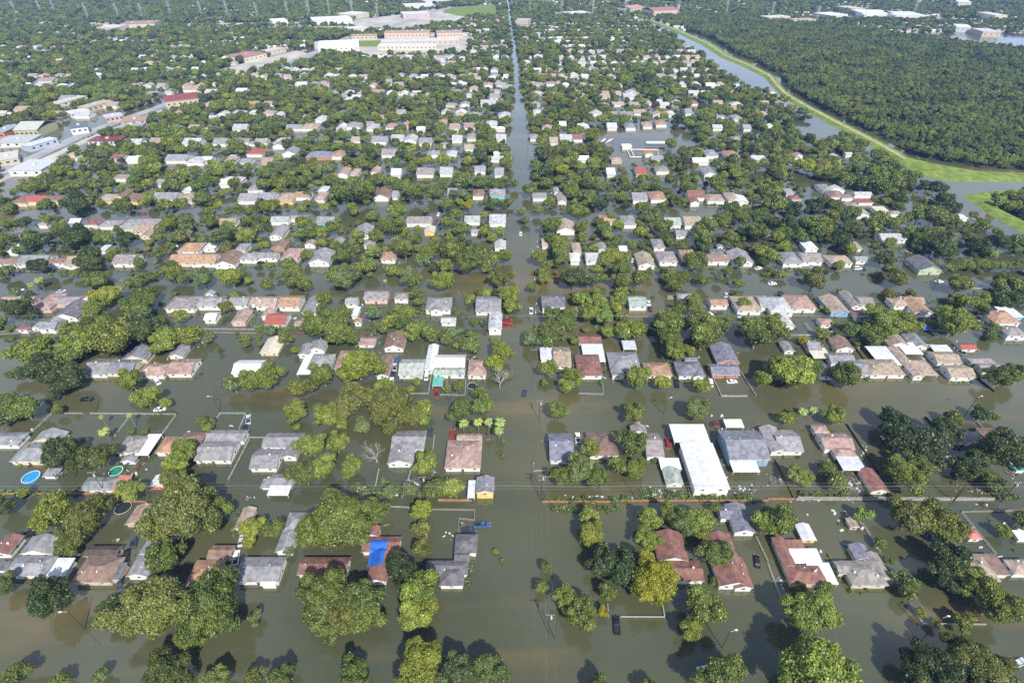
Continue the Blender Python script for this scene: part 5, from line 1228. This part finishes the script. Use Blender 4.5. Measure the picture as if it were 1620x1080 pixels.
while y < y1:
    x = x0
    while x < min(x1, (y * CP + HCAM * SP) * 900 / FPX):
        x += 4.6; px_, py_ = x + rr.uniform(-2.5, 2.5), y + rr.uniform(-2.5, 2.5)
        if in_poly(px_, py_, FOREST_W) or in_poly(px_, py_, FOREST2_W):
            nz = mnoise.noise(Vector((px_ / 38, py_ / 38, 0))); R = max(1.4, 2.8 + 1.0 * nz + rr.uniform(-1.1, 1.2))
            if mnoise.noise(Vector((px_ / 16, py_ / 16, 5))) < -.42: continue
            fp.append((px_, py_, R * .8 + rr.uniform(.2, 2.5) + 2.5 * nz, R, rr.uniform(.9, 1.4), rr.uniform(0, 6.28), rr.randrange(1000), rr.choice('mmbbomp' if nz > 0 else 'mmdmdo')))
    y += 4.6
fx = [p[0] for p in FOREST2_W]; fy = [p[1] for p in FOREST2_W]; y = min(fy)
while y < max(fy):
    x = min(fx)
    while x < max(fx):
        x += 5.5; q = (x + rr.uniform(-2, 2), y + rr.uniform(-2, 2))
        if in_poly(*q, FOREST2_W): R = rr.uniform(2.6, 4.4); fp.append((*q, R * .8 + 1, R, 1.1, rr.uniform(0, 6.28), rr.randrange(1000), rr.choice(KIND)))
    y += 5.5
scatter(fp, 'woodland', 'dense green wood beyond the grassy levee', sum([byc.get(c, [])[:n] for c, n in (('m', 5), ('d', 4), ('b', 1))], []), 'wood')
print('fill trees', len(pts), 'forest', len(fp))
# brush growing along the back lot lines
def brush():
    R = np.random.RandomState(4); V = []; runs = []
    for key, segs in {'E': [(0, 1010, 600, 1012, 1.4), (650, 1020, 830, 1035, 2)], 'C': [(230, 95, 610, 88, 1.5), (150, 48, 470, 50, 1.3), (560, 30, 1100, 22, 1.2)], 'F': [(560, 985, 900, 1000, 1.8), (0, 80, 260, 70, 2.2), (640, 75, 1180, 95, 2.0), (620, 1000, 1160, 1020, 1.2)],
                      'D': [(180, 15, 600, 22, 1.3), (1290, 22, 1420, 20, 1.2)], 'J': [(180, 1045, 600, 1050, 1.2), (700, 985, 1000, 1030, 1.2), (1020, 1030, 1420, 1035, 1.6), (560, 95, 800, 100, 1.4), (1170, 640, 1300, 900, .9)], 'K': [(300, 830, 440, 1000, 2.0), (160, 150, 500, 120, 1.3), (900, 180, 960, 260, 1.2), (1050, 960, 1300, 1000, 1.2)],
                      'M': [(1060, 965, 1280, 960, 1.6)], 'N': [(0, 965, 380, 970, 2.0), (640, 970, 760, 975, 1.6), (960, 1010, 1400, 1030, 1.6)], 'O': [(480, 965, 900, 985, 1.6), (1080, 172, 1360, 180, 1.3)]}.items():
        ox, oy, s = CROPS[key]
        for (a, b, c, d, rad) in segs: runs.append((G(ox + a / s, oy + b / s), G(ox + c / s, oy + d / s), rad))
    for h in HH:
        if h['c'][1] < 420 and random.random() < .5:
            g = h['W'][0]; yy = random.choice((g.y0 - .6, g.y1 + .8)); runs.append((Vector((g.x0, yy, 0)), Vector((g.x0 + (g.x1 - g.x0) * random.uniform(.3, 1), yy, 0)), random.uniform(.5, 1.0)))
            if random.random() < .5: xx = random.choice((g.x0 - 1.2, g.x1 + 1.2)); runs.append((Vector((xx, g.y0, 0)), Vector((xx, g.y1 + 4, 0)), random.uniform(.4, 1.1)))
    P = []; S = []
    for a, b, rad in runs:
        L = (b - a).length; nc = int(L / 1.6)
        for k in range(nc):
            if R.rand() < .25: continue
            q = a.lerp(b, (k + R.rand()) / nc); rr_ = rad * R.uniform(.5, 1.2); tone = R.uniform(.3, .95); n = int(70 * rr_ ** 1.6) + 12
            u = R.normal(size=(n, 3)); u /= np.linalg.norm(u, axis=1)[:, None]; P.append(np.array([q.x, q.y + R.normal() * .5, rr_ * .35]) + u * rr_ * R.uniform(.5, 1.0, (n, 1)) * np.array([1.1, 1, .8])); S.append(np.clip(tone + R.normal(size=n) * .15, 0, 1))
    P = np.vstack(P); S = np.concatenate(S); n = len(P); a = R.normal(size=(n, 3)); a /= np.linalg.norm(a, axis=1)[:, None]; b = np.cross(a, R.normal(size=(n, 3))); b /= np.linalg.norm(b, axis=1)[:, None]
    s = R.uniform(.14, .34, (n, 1)); V = np.stack([P - a * s, P - b * s, P + a * s, P + b * s], 1).reshape(-1, 3); me = bpy.data.meshes.new('undergrowth')
    me.vertices.add(4 * n); me.vertices.foreach_set('co', V.ravel()); me.loops.add(4 * n); me.loops.foreach_set('vertex_index', np.arange(4 * n)); me.polygons.add(n); me.polygons.foreach_set('loop_start', np.arange(n) * 4); me.polygons.foreach_set('loop_total', np.full(n, 4))
    me.materials.append(M_LEAF); me.update(calc_edges=True); at = me.attributes.new('shade', 'FLOAT', 'FACE'); at.data.foreach_set('value', S.astype(np.float32))
    tag(ob('undergrowth', me, col=(.13, .17, .045)), 'weedy undergrowth along the back lot lines', 'undergrowth', kind='stuff'); print('brush', n)
brush()
def debris():
    mb = MB(); R = random.Random(9)
    for key, x, y, sx, sy, n in (('K', 490, 940, 60, 70, 70), ('K', 1400, 880, 40, 30, 30), ('K', 1210, 990, 110, 18, 40), ('K', 40, 940, 50, 25, 25), ('D', 490, 35, 60, 15, 26), ('D', 1220, 70, 30, 15, 10), ('D', 250, 40, 80, 8, 14), ('D', 410, 165, 15, 25, 5), ('D', 60, 500, 40, 25, 22),
                             ('J', 820, 1000, 130, 25, 50), ('J', 1200, 800, 30, 90, 22), ('J', 1330, 980, 90, 30, 26), ('J', 480, 1030, 140, 10, 26), ('F', 900, 945, 50, 22, 26), ('F', 600, 980, 40, 22, 24), ('F', 1020, 890, 25, 20, 8), ('F', 760, 1005, 90, 20, 22), ('E', 260, 70, 40, 20, 12), ('E', 370, 40, 25, 20, 20), ('E', 1420, 1035, 40, 8, 10), ('E', 870, 170, 20, 20, 8),
                             ('A', 680, 265, 30, 8, 6), ('B', 1100, 230, 30, 25, 5), ('B', 1170, 180, 20, 12, 8), ('K', 540, 780, 15, 40, 14), ('O', 480, 965, 60, 12, 20), ('O', 820, 970, 100, 10, 20), ('O', 1390, 790, 20, 40, 16), ('P', 880, 470, 40, 25, 22), ('P', 650, 250, 40, 15, 14), ('M', 1200, 960, 80, 6, 14), ('M', 400, 930, 30, 15, 14), ('J', 430, 170, 25, 10, 8), ('C', 950, 28, 300, 6, 30), ('J', 885, 715, 16, 25, 8)):
        ox, oy, s = CROPS[key]
        for _ in range(n):
            p = G(ox + (x + R.gauss(0, .5) * sx) / s, oy + (y + R.gauss(0, .5) * sy) / s); a, b, c = R.uniform(.15, .6), R.uniform(.1, .4), R.uniform(.1, .35)
            q = MB(); q.box(-a, a, -b, b, -.1, c); t = R.uniform(0, 3.14); ct, s_ = math.cos(t), math.sin(t); tp = R.uniform(.5, 1)
            mb.add([(p.x + (u * ct - v * s_) * (tp if w_ > 0 else 1), p.y + (u * s_ + v * ct) * (tp if w_ > 0 else 1), w_) for u, v, w_ in q.V], q.F, R.choice((0, 0, 1, 2, 2, 3)))
    for h in HH:      # yard litter drifting round the nearer houses
        if h['c'][1] > 400: continue
        g = h['W'][-1]
        for _ in range(R.choice((0, 2, 4, 7, 10))):
            side = R.choice((g.x0 - R.uniform(.5, 3), g.x1 + R.uniform(.5, 3))); x, y = (side, R.uniform(g.y0, g.y1 + 5)) if R.random() < .6 else (R.uniform(g.x0, g.x1), g.y1 + R.uniform(.5, 5))
            a, b, c = R.uniform(.15, .9), R.uniform(.08, .4), R.uniform(.08, .5); q = MB(); q.box(-a, a, -b, b, -.1, c); t = R.uniform(0, 3.14); ct, s_ = math.cos(t), math.sin(t)
            mb.add([(x + u * ct - v * s_, y + u * s_ + v * ct, w_) for u, v, w_ in q.V], q.F, R.choice((0, 0, 1, 2, 2, 3, 3)))
    tag(ob('floating_debris', mb.mesh('floating_debris', [simple('pale_rubbish', (.55, .54, .52), .6), simple('blue_rubbish', (.12, .2, .3), .6), simple('brown_rubbish', (.22, .16, .11), .8), simple('black_rubbish', (.04, .04, .045), .6)])), 'white and brown rubbish floating along the back lot lines', 'debris', kind='stuff')
debris()
# ================================================================ vehicles
def car_parts(kind):
    L, Wd = {'sedan': (4.7, 1.82), 'pickup': (5.5, 1.95), 'van': (5.0, 1.95)}[kind]
    pr = {'sedan': ([(-2.35, .35), (-2.3, .85), (-1.6, .98), (1.0, 1.0), (2.2, .82), (2.35, .4)], [(-1.75, .96), (-1.1, 1.42), (.35, 1.45), (1.15, .98)]),
          'pickup': ([(-2.75, .5), (-2.7, 1.12), (1.1, 1.15), (2.5, 1.05), (2.75, .5)], [(-.55, 1.12), (-.35, 1.78), (.75, 1.8), (1.45, 1.13)]),
          'van': ([(-2.5, .4), (-2.45, 1.1), (1.5, 1.12), (2.4, .95), (2.5, .4)], [(-2.42, 1.1), (-2.2, 1.75), (.7, 1.78), (1.65, 1.1)])}[kind]
    def loft(prof, w0, w1, zlo):
        mb = MB(); n = len(prof); V = []
        zs = [p[1] for p in prof]; zm, zM = min(zs), max(zs)
        for sx in (-1, 1):
            for (y, z) in prof: wv = w0 + (w1 - w0) * (z - zm) / max(.01, zM - zm); V.append((sx * wv, y, z))
        F = [tuple(range(n)), tuple(reversed(range(n, 2 * n)))] + [(i, n + i, n + (i + 1) % n, (i + 1) % n) for i in range(n)]
        F = [tuple(reversed(f)) for f in F]; mb.add(V, F); return mb
    body = loft(pr[0], Wd / 2, Wd / 2 - .06, 0)
    if kind == 'pickup':     # open bed: a dark floor let into the tail
        body.box(-.78, .78, -2.55, -.7, 1.13, 1.155, 1)
        for sx in (-1, 1): body.box(sx * .86 - .07, sx * .86 + .07, -2.65, -.6, 1.13, 1.3, 0)
        body.box(-.9, .9, -2.74, -2.62, 1.1, 1.3, 0)
    bm = body.mesh('body', [M_CAR, M_DARK]); gl = loft(pr[1], Wd / 2 - .14, Wd / 2 - .3, 0).mesh('windows', [M_GLASS])
    t = pr[1]; rf = MB(); rf.box(-Wd / 2 + .28, Wd / 2 - .28, t[1][0] + .02, t[2][0] + .02, t[1][1] - .03, t[2][1] + .05); rf = rf.mesh('roof_panel', [M_CAR])
    wh = MB(); wh.tube((-.11, 0, 0), (.11, 0, 0), .34, .34, 14); wh = wh.mesh('wheel', [M_TYRE])
    hl = MB(); hl.box(-.2, .2, -.03, .05, -.07, .07); hl = hl.mesh('headlight', [M_LAMP])
    return L, Wd, bm, gl, rf, wh, hl
CK = {k: car_parts(k) for k in ('sedan', 'pickup', 'van')}
CCOL = dict(black=(.012, .013, .015), darkblue=(.05, .07, .11), blackblue=(.025, .035, .06), silver=(.42, .46, .50), white=(.72, .73, .73), red=(.30, .015, .018), redwhite=(.45, .02, .02), blue=(.045, .09, .2), darkgreen=(.02, .05, .055), maroon=(.12, .015, .02))
for key, txt in CARS.items():
    ox, oy, s = CROPS[key]
    for it in txt.split(';'):
        x, y, kind, col, hd, lab = it.split(',', 5); p = G(ox + float(x) / s, oy + float(y) / s, .4); L, Wd, bm, gl, rf, wh, hl = CK[kind]
        sink = -.45 if key in 'ABCDEFJK' else -.35
        r = root({'sedan': 'car', 'pickup': 'pickup_truck', 'van': 'van'}[kind], (p.x, p.y, sink), -math.radians(float(hd)))
        ob('body', bm, r, col=CCOL[col]); ob('windows', gl, r); ob('roof_panel', rf, r, col=CCOL[col] if col != 'redwhite' else (.6, .6, .6))
        for sx in (-1, 1):
            for sy in (-1, 1): ob('wheel', wh, r, (sx * (Wd / 2 - .1), sy * L * .31, .34))
            ob('headlight', hl, r, (sx * .62, L / 2 - .05, .72))
        tag(r, lab, {'sedan': 'car', 'pickup': 'pickup truck', 'van': 'van'}[kind], 'flooded vehicles')
# ================================================================ fences and walls
WM = {'white': M_WHITEW, 'orange': M_ORANGE, 'brown': M_BROWNW, 'dark': M_DARKW, None: M_GREYWOOD}
FP = MB(); FP.tube((0, 0, -.8), (0, 0, 1.0), .06, .06, 6); FP = FP.mesh('post', [M_GALV])
nf = {}
FL = []
for key, txt in FENCES.items():
    ox, oy, s = CROPS[key]
    for it in txt.split(';'):
        tk = it.split(); k = tk[0].split(':'); P = [G(ox + float(a.split(',')[0]) / s, oy + float(a.split(',')[1]) / s, .6) for a in tk[1:]]
        FL.append((k[0], k[1] if len(k) > 1 else None, P))
FL.sort(key=lambda f: (f[0], str(f[1]), -f[2][0].y))
rows = {}
for kd, colr, P in FL: rows.setdefault((kd, colr, band(P[0].y)), []).append(P)
for (kd, colr, b), L in rows.items():
    L.sort(key=lambda P: P[0].x)
    for i, P in enumerate(L):
        o = P[0]; r = root('fence' if kd == 'r' or colr in ('brown', 'dark', None) else 'wall', (o.x, o.y, 0)); mb = MB()
        for a, c in zip(P[:-1], P[1:]):
            a, c = a - o, c - o; d = (c - a); L_ = d.length
            if kd == 'r':
                for z in (.95, .45): mb.tube((a.x, a.y, z), (c.x, c.y, z), .055, .055, 5)
            else:
                nn = Vector((-d.y, d.x, 0)).normalized() * .12; h0 = .75
                q = max(1, int(L_ / 2.5))
                for j in range(q):
                    u, v = a.lerp(c, j / q), a.lerp(c, (j + .985) / q); hh = h0 + random.uniform(-.10, .08)
                    V = [(w_.x + sg * nn.x, w_.y + sg * nn.y, z) for w_ in (u, v) for sg in (-1, 1) for z in (-.8, hh)]
                    mb.add(V, [(0, 1, 5, 4), (2, 6, 7, 3), (1, 3, 7, 5), (0, 2, 3, 1), (4, 5, 7, 6)])
            m = max(1, int(L_ / (3.2 if kd == 'r' else 9)))
            for j in range(m + 1): q_ = a.lerp(c, j / m); ob('post', FP, r, (q_.x, q_.y, 0 if kd == 'r' else -.1))
        ob('rail' if kd == 'r' else 'panel', mb.mesh('panel', [M_GALV if kd == 'r' else WM[colr]]), r)
        nm = 'pale metal rail fence' if kd == 'r' else {'white': 'low whitish wall', 'orange': 'low orange-brown brick wall', 'brown': 'brown board fence', 'dark': 'dark board fence', None: 'weathered grey board fence'}[colr]
        tag(r, '%s, %s of its kind from left in %s row from camera' % (nm, ordw(i + 1), ordw(b + 1)), 'wall' if 'wall' in nm else 'fence', 'yard fences and walls')
# ================================================================ poles, lamps and wires
def tubes(fn, m, name): mb = MB(); fn(mb); return mb.mesh(name, m)
P_POLE = tubes(lambda m: m.tube((0, 0, -1.5), (0, 0, 1), .17, .11, 9), [M_WOOD], 'pole')
P_ARM = tubes(lambda m: m.box(-1.25, 1.25, -.06, .06, -.07, .07), [M_GREYWOOD], 'crossarm')
P_INS = tubes(lambda m: (m.tube((0, 0, 0), (0, 0, .22), .05, .08, 7), m.tube((0, 0, .22), (0, 0, .3), .08, .04, 7)), [M_VENT], 'insulator')
P_TRF = tubes(lambda m: m.tube((0, 0, -.5), (0, 0, .5), .3, .3, 10), [M_GALV], 'transformer')
P_LARM = tubes(lambda m: (m.tube((0, 0, 0), (-1.6, -.3, .5), .05, .04, 6)), [M_GALV], 'lamp_arm')
P_HEAD = tubes(lambda m: (m.box(-.4, .4, -.18, .18, -.1, .1), m.tube((0, 0, -.22), (0, 0, -.1), .14, .2, 8)), [M_LAMP], 'lamp_head')
UP = []; polel = []
for key, txt in POLES.items():
    ox, oy, s = CROPS[key]
    for it in txt.split(';'):
        x, y, k, h = it.split(','); p = G(ox + float(x) / s, oy + float(y) / s); polel.append((p, k, float(h)))
for bq in (G(870, 1180), G(840, 262), G(835, 236)): polel.append((bq, 'u', 11))
polel.sort(key=lambda q: (q[1], band(q[0].y), q[0].x)); cnt = {}
for p, k, h in polel:
    r = root({'u': 'utility_pole', 'l': 'street_lamp', 'b': 'wooden_pole'}[k], (p.x, p.y, 0)); ob('pole', P_POLE, r).scale = (1, 1, h)
    if k == 'u':
        UP.append((p, h)); ns = abs(p.x - 12) < 14
        ob('crossarm', P_ARM, r, (0, -.14, h - .4)); 
        for sx in (-1.1, -.4, .4, 1.1): ob('insulator', P_INS, r, (sx, -.14, h - .33))
        if random.random() < .6: ob('transformer', P_TRF, r, (.42, -.2, h - 1.8))
    elif k == 'l':
        sg = 1 if p.x < 0 else -1; a = ob('lamp_arm', P_LARM, r, (0, 0, h - .6), 0 if sg > 0 else math.pi); ob('lamp_head', P_HEAD, a, (-1.7, -.3, .5))
    b = band(p.y) + 1; cnt[(k, b)] = cnt.get((k, b), 0) + 1
    tag(r, '%s, %s of its kind from left in %s row from camera' % ({'u': 'dark utility pole with crossarm', 'l': 'street lamp', 'b': 'bare thin wooden pole'}[k].replace(' leaning-free', ''), ordw(cnt[(k, b)]), ordw(b)), {'u': 'utility pole', 'l': 'street lamp', 'b': 'pole'}[k], 'poles along the streets')
def wire(pts, sag, label, grp, rad=.017):
    cu = MB(); o = Vector(pts[0])
    for a, b in zip(pts[:-1], pts[1:]):
        a, b = Vector(a) - o, Vector(b) - o; n = 8; pr = a
        for k in range(1, n + 1):
            t = k / n; q = a.lerp(b, t); q.z -= sag * 4 * t * (1 - t); cu.tube(pr, q, rad, rad, 4, 0, False); pr = q
    tag(ob('power_wire', cu.mesh('power_wire', [M_WIRE]), loc=tuple(o)), label, 'wire', grp)
ns = sorted([(p, h) for p, h in UP if abs(p.x - 11) < 9], key=lambda q: q[0].y)
dd = []
for p, h in ns:
    if not dd or p.y - dd[-1][0].y > 18: dd.append((p, h))
for k, off in enumerate((-1.1, 1.1)):
    wire([(p.x + off, p.y - .14, h - .05) for p, h in dd], .5, ['left', 'right'][k] + ' one of the two wires running up the crossing street', 'wires along the crossing street')
ya = G(810, 792).y
for k in range(5):
    z = 9.6 - .35 * (k % 3) - (1.6 if k > 2 else 0); P = [(x, ya + (-1.1, -.3, 1.0, .4, -.6)[k], z) for x in range(-235, 240, 47)]
    wire(P, .55, 'thin pale wire of the bundle strung across the whole picture along the nearest alley', 'alley wire bundle')
yb = G(810, 524).y
for k in range(3): wire([(x, yb + k * .8, 9.4 - .3 * k) for x in range(-282, 290, 47)], .55, 'thin pale wire of the bundle strung along the second alley', 'second alley wire bundle')
# stop sign at the crossing
p = G(*full('J', [(123, 860)])[0]); r = root('stop_sign', (p.x, p.y, 0)); ob('post', tubes(lambda m: m.tube((0, 0, -1), (0, 0, 2.6), .05, .05, 6), [M_GALV], 'post'), r)
V = [(.38 * math.cos(math.pi / 8 + k * math.pi / 4), 0, .38 * math.sin(math.pi / 8 + k * math.pi / 4)) for k in range(8)]
m = MB(); m.add([(x, -.03, z) for x, _, z in V] + [(x, .0, z) for x, _, z in V], [tuple(range(8)), tuple(reversed(range(8, 16)))] + [(k, 8 + k, 8 + (k + 1) % 8, (k + 1) % 8) for k in range(8)], 0)
ob('sign_face', m.mesh('sign_face', [simple('sign_red', (.55, .02, .02), .4, .4, .05)]), r, (0, -.06, 2.5))
fc = bpy.data.curves.new('lettering', 'FONT'); fc.body = 'STOP'; fc.size = .28; fc.align_x = 'CENTER'; fc.align_y = 'CENTER'; fc.extrude = .004; fc.materials.append(M_TRIM)
fo = bpy.data.objects.new('lettering', fc); dg = bpy.context.evaluated_depsgraph_get(); lm = bpy.data.meshes.new_from_object(fo.evaluated_get(dg)); bpy.data.objects.remove(fo)
o = bpy.data.objects.new('lettering', lm); o.location = (0, -.1, 2.5); o.rotation_euler = (math.pi / 2, 0, 0); link(o, r)
tag(r, 'red octagonal stop sign in the water at the crossing street', 'sign')
# ================================================================ pools and trampolines
def round_thing(key, x, y, R, kind, label):
    p = G(*full(key, [(x, y)])[0], .6); r = root(kind, (p.x, p.y, 0)); n = 36; mb = MB()
    ring = [(math.cos(2 * math.pi * k / n), math.sin(2 * math.pi * k / n)) for k in range(n)]
    if kind != 'trampoline':
        V = [(c * q, s_ * q, z) for (q, z) in ((R, -.5), (R, .75), (R - .22, .75), (R - .22, -.3)) for c, s_ in ring]
        F = [(j * n + k, j * n + (k + 1) % n, (j + 1) * n + (k + 1) % n, (j + 1) * n + k) for j in range(3) for k in range(n)]
        M_ = [0] * n + [1] * n + [0] * n; mb.add(V, F, M_); blue = simple('pool_liner', (.05, .30, .55) if 'blue' in label else (.05, .28, .16), .4)
        ob('pool_wall', mb.mesh('pool_wall', [blue, M_TRIM]), r)
        m2 = MB(); m2.add([(c * (R - .23), s_ * (R - .23), .35) for c, s_ in ring], [tuple(range(n))]); ob('pool_water', m2.mesh('pool_water', [simple('pool_water', (.03, .25, .55) if 'blue' in label else (.03, .2, .13), .08, .6, .3, .8)]), r)
    else:
        for k in range(n): a, b = ring[k], ring[(k + 1) % n]; mb.tube((a[0] * R, a[1] * R, .6), (b[0] * R, b[1] * R, .6), .09, .09, 5, 0, False)
        ob('frame', mb.mesh('frame', [M_GALV]), r); m2 = MB(); m2.add([(c * (R - .3), s_ * (R - .3), .58) for c, s_ in ring], [tuple(range(n))]); ob('mat', m2.mesh('mat', [M_DARK]), r)
        lg = MB(); lg.tube((0, 0, -.8), (0, 0, .6), .05, .05, 5); lg = lg.mesh('leg', [M_GALV])
        for k in range(0, n, 9): ob('leg', lg, r, (ring[k][0] * R, ring[k][1] * R, 0))
    tag(r, label, kind.replace('_', ' '))
round_thing('E', 176, 915, 2.9, 'swimming_pool', 'round bright blue above-ground pool by the grey hipped house')
round_thing('E', 660, 882, 2.4, 'swimming_pool', 'round green above-ground pool beside a round tree')
round_thing('A', 700, 82, 2.6, 'trampoline', 'round black trampoline beside the torn pinkish-brown garage')
round_thing('F', 1230, 396, 2.1, 'trampoline', 'round black trampoline before the scorched pink-brown house')
round_thing('K', 1105, 205, 2.0, 'trampoline', 'round trampoline ring left of the bright red shed roof')
def tent(key, x, y, c, label):
    p = G(*full(key, [(x, y)])[0]); r = root('tent', (p.x, p.y, 0)); mb = MB(); g = Wing(); g.x0, g.x1, g.y0, g.y1, g.z, g.k, g.rise = -2, 2, -1.7, 1.7, 2, 'h', 1.1; wing_roof(mb, g, 0, 0)
    m_ = simple('tent_cloth', c, .6, .3, .1); ob('canopy', mb.mesh('canopy', [m_, m_]), r)
    for sx in (-1.8, 1.8):
        for sy in (-1.5, 1.5): ob('leg', FP, r, (sx, sy, .9))
    tag(r, label, 'tent')
tent('K', 885, 85, (.03, .12, .6), 'blue canopy tent beside the narrow grey garage, the nearer of two')
tent('K', 910, 60, (.4, .5, .68), 'pale blue canopy tent behind the deep blue one')
# ================================================================ the air
def haze():
    mb = MB(); mb.box(-7050, 7050, -3050, 9050, -2.6, HCAM + 12); m, t, o = mat('haze_air'); v = N(t, 'ShaderNodeVolumePrincipled')
    v.inputs['Color'].default_value = (.20, .42, 1.0, 1); v.inputs['Density'].default_value = HAZE; v.inputs['Anisotropy'].default_value = 0.0
    t.links.new(v.outputs[0], o.inputs['Volume']); tag(ob('haze', mb.mesh('haze', [m])), kind='stuff')
HAZE = .00010
haze()
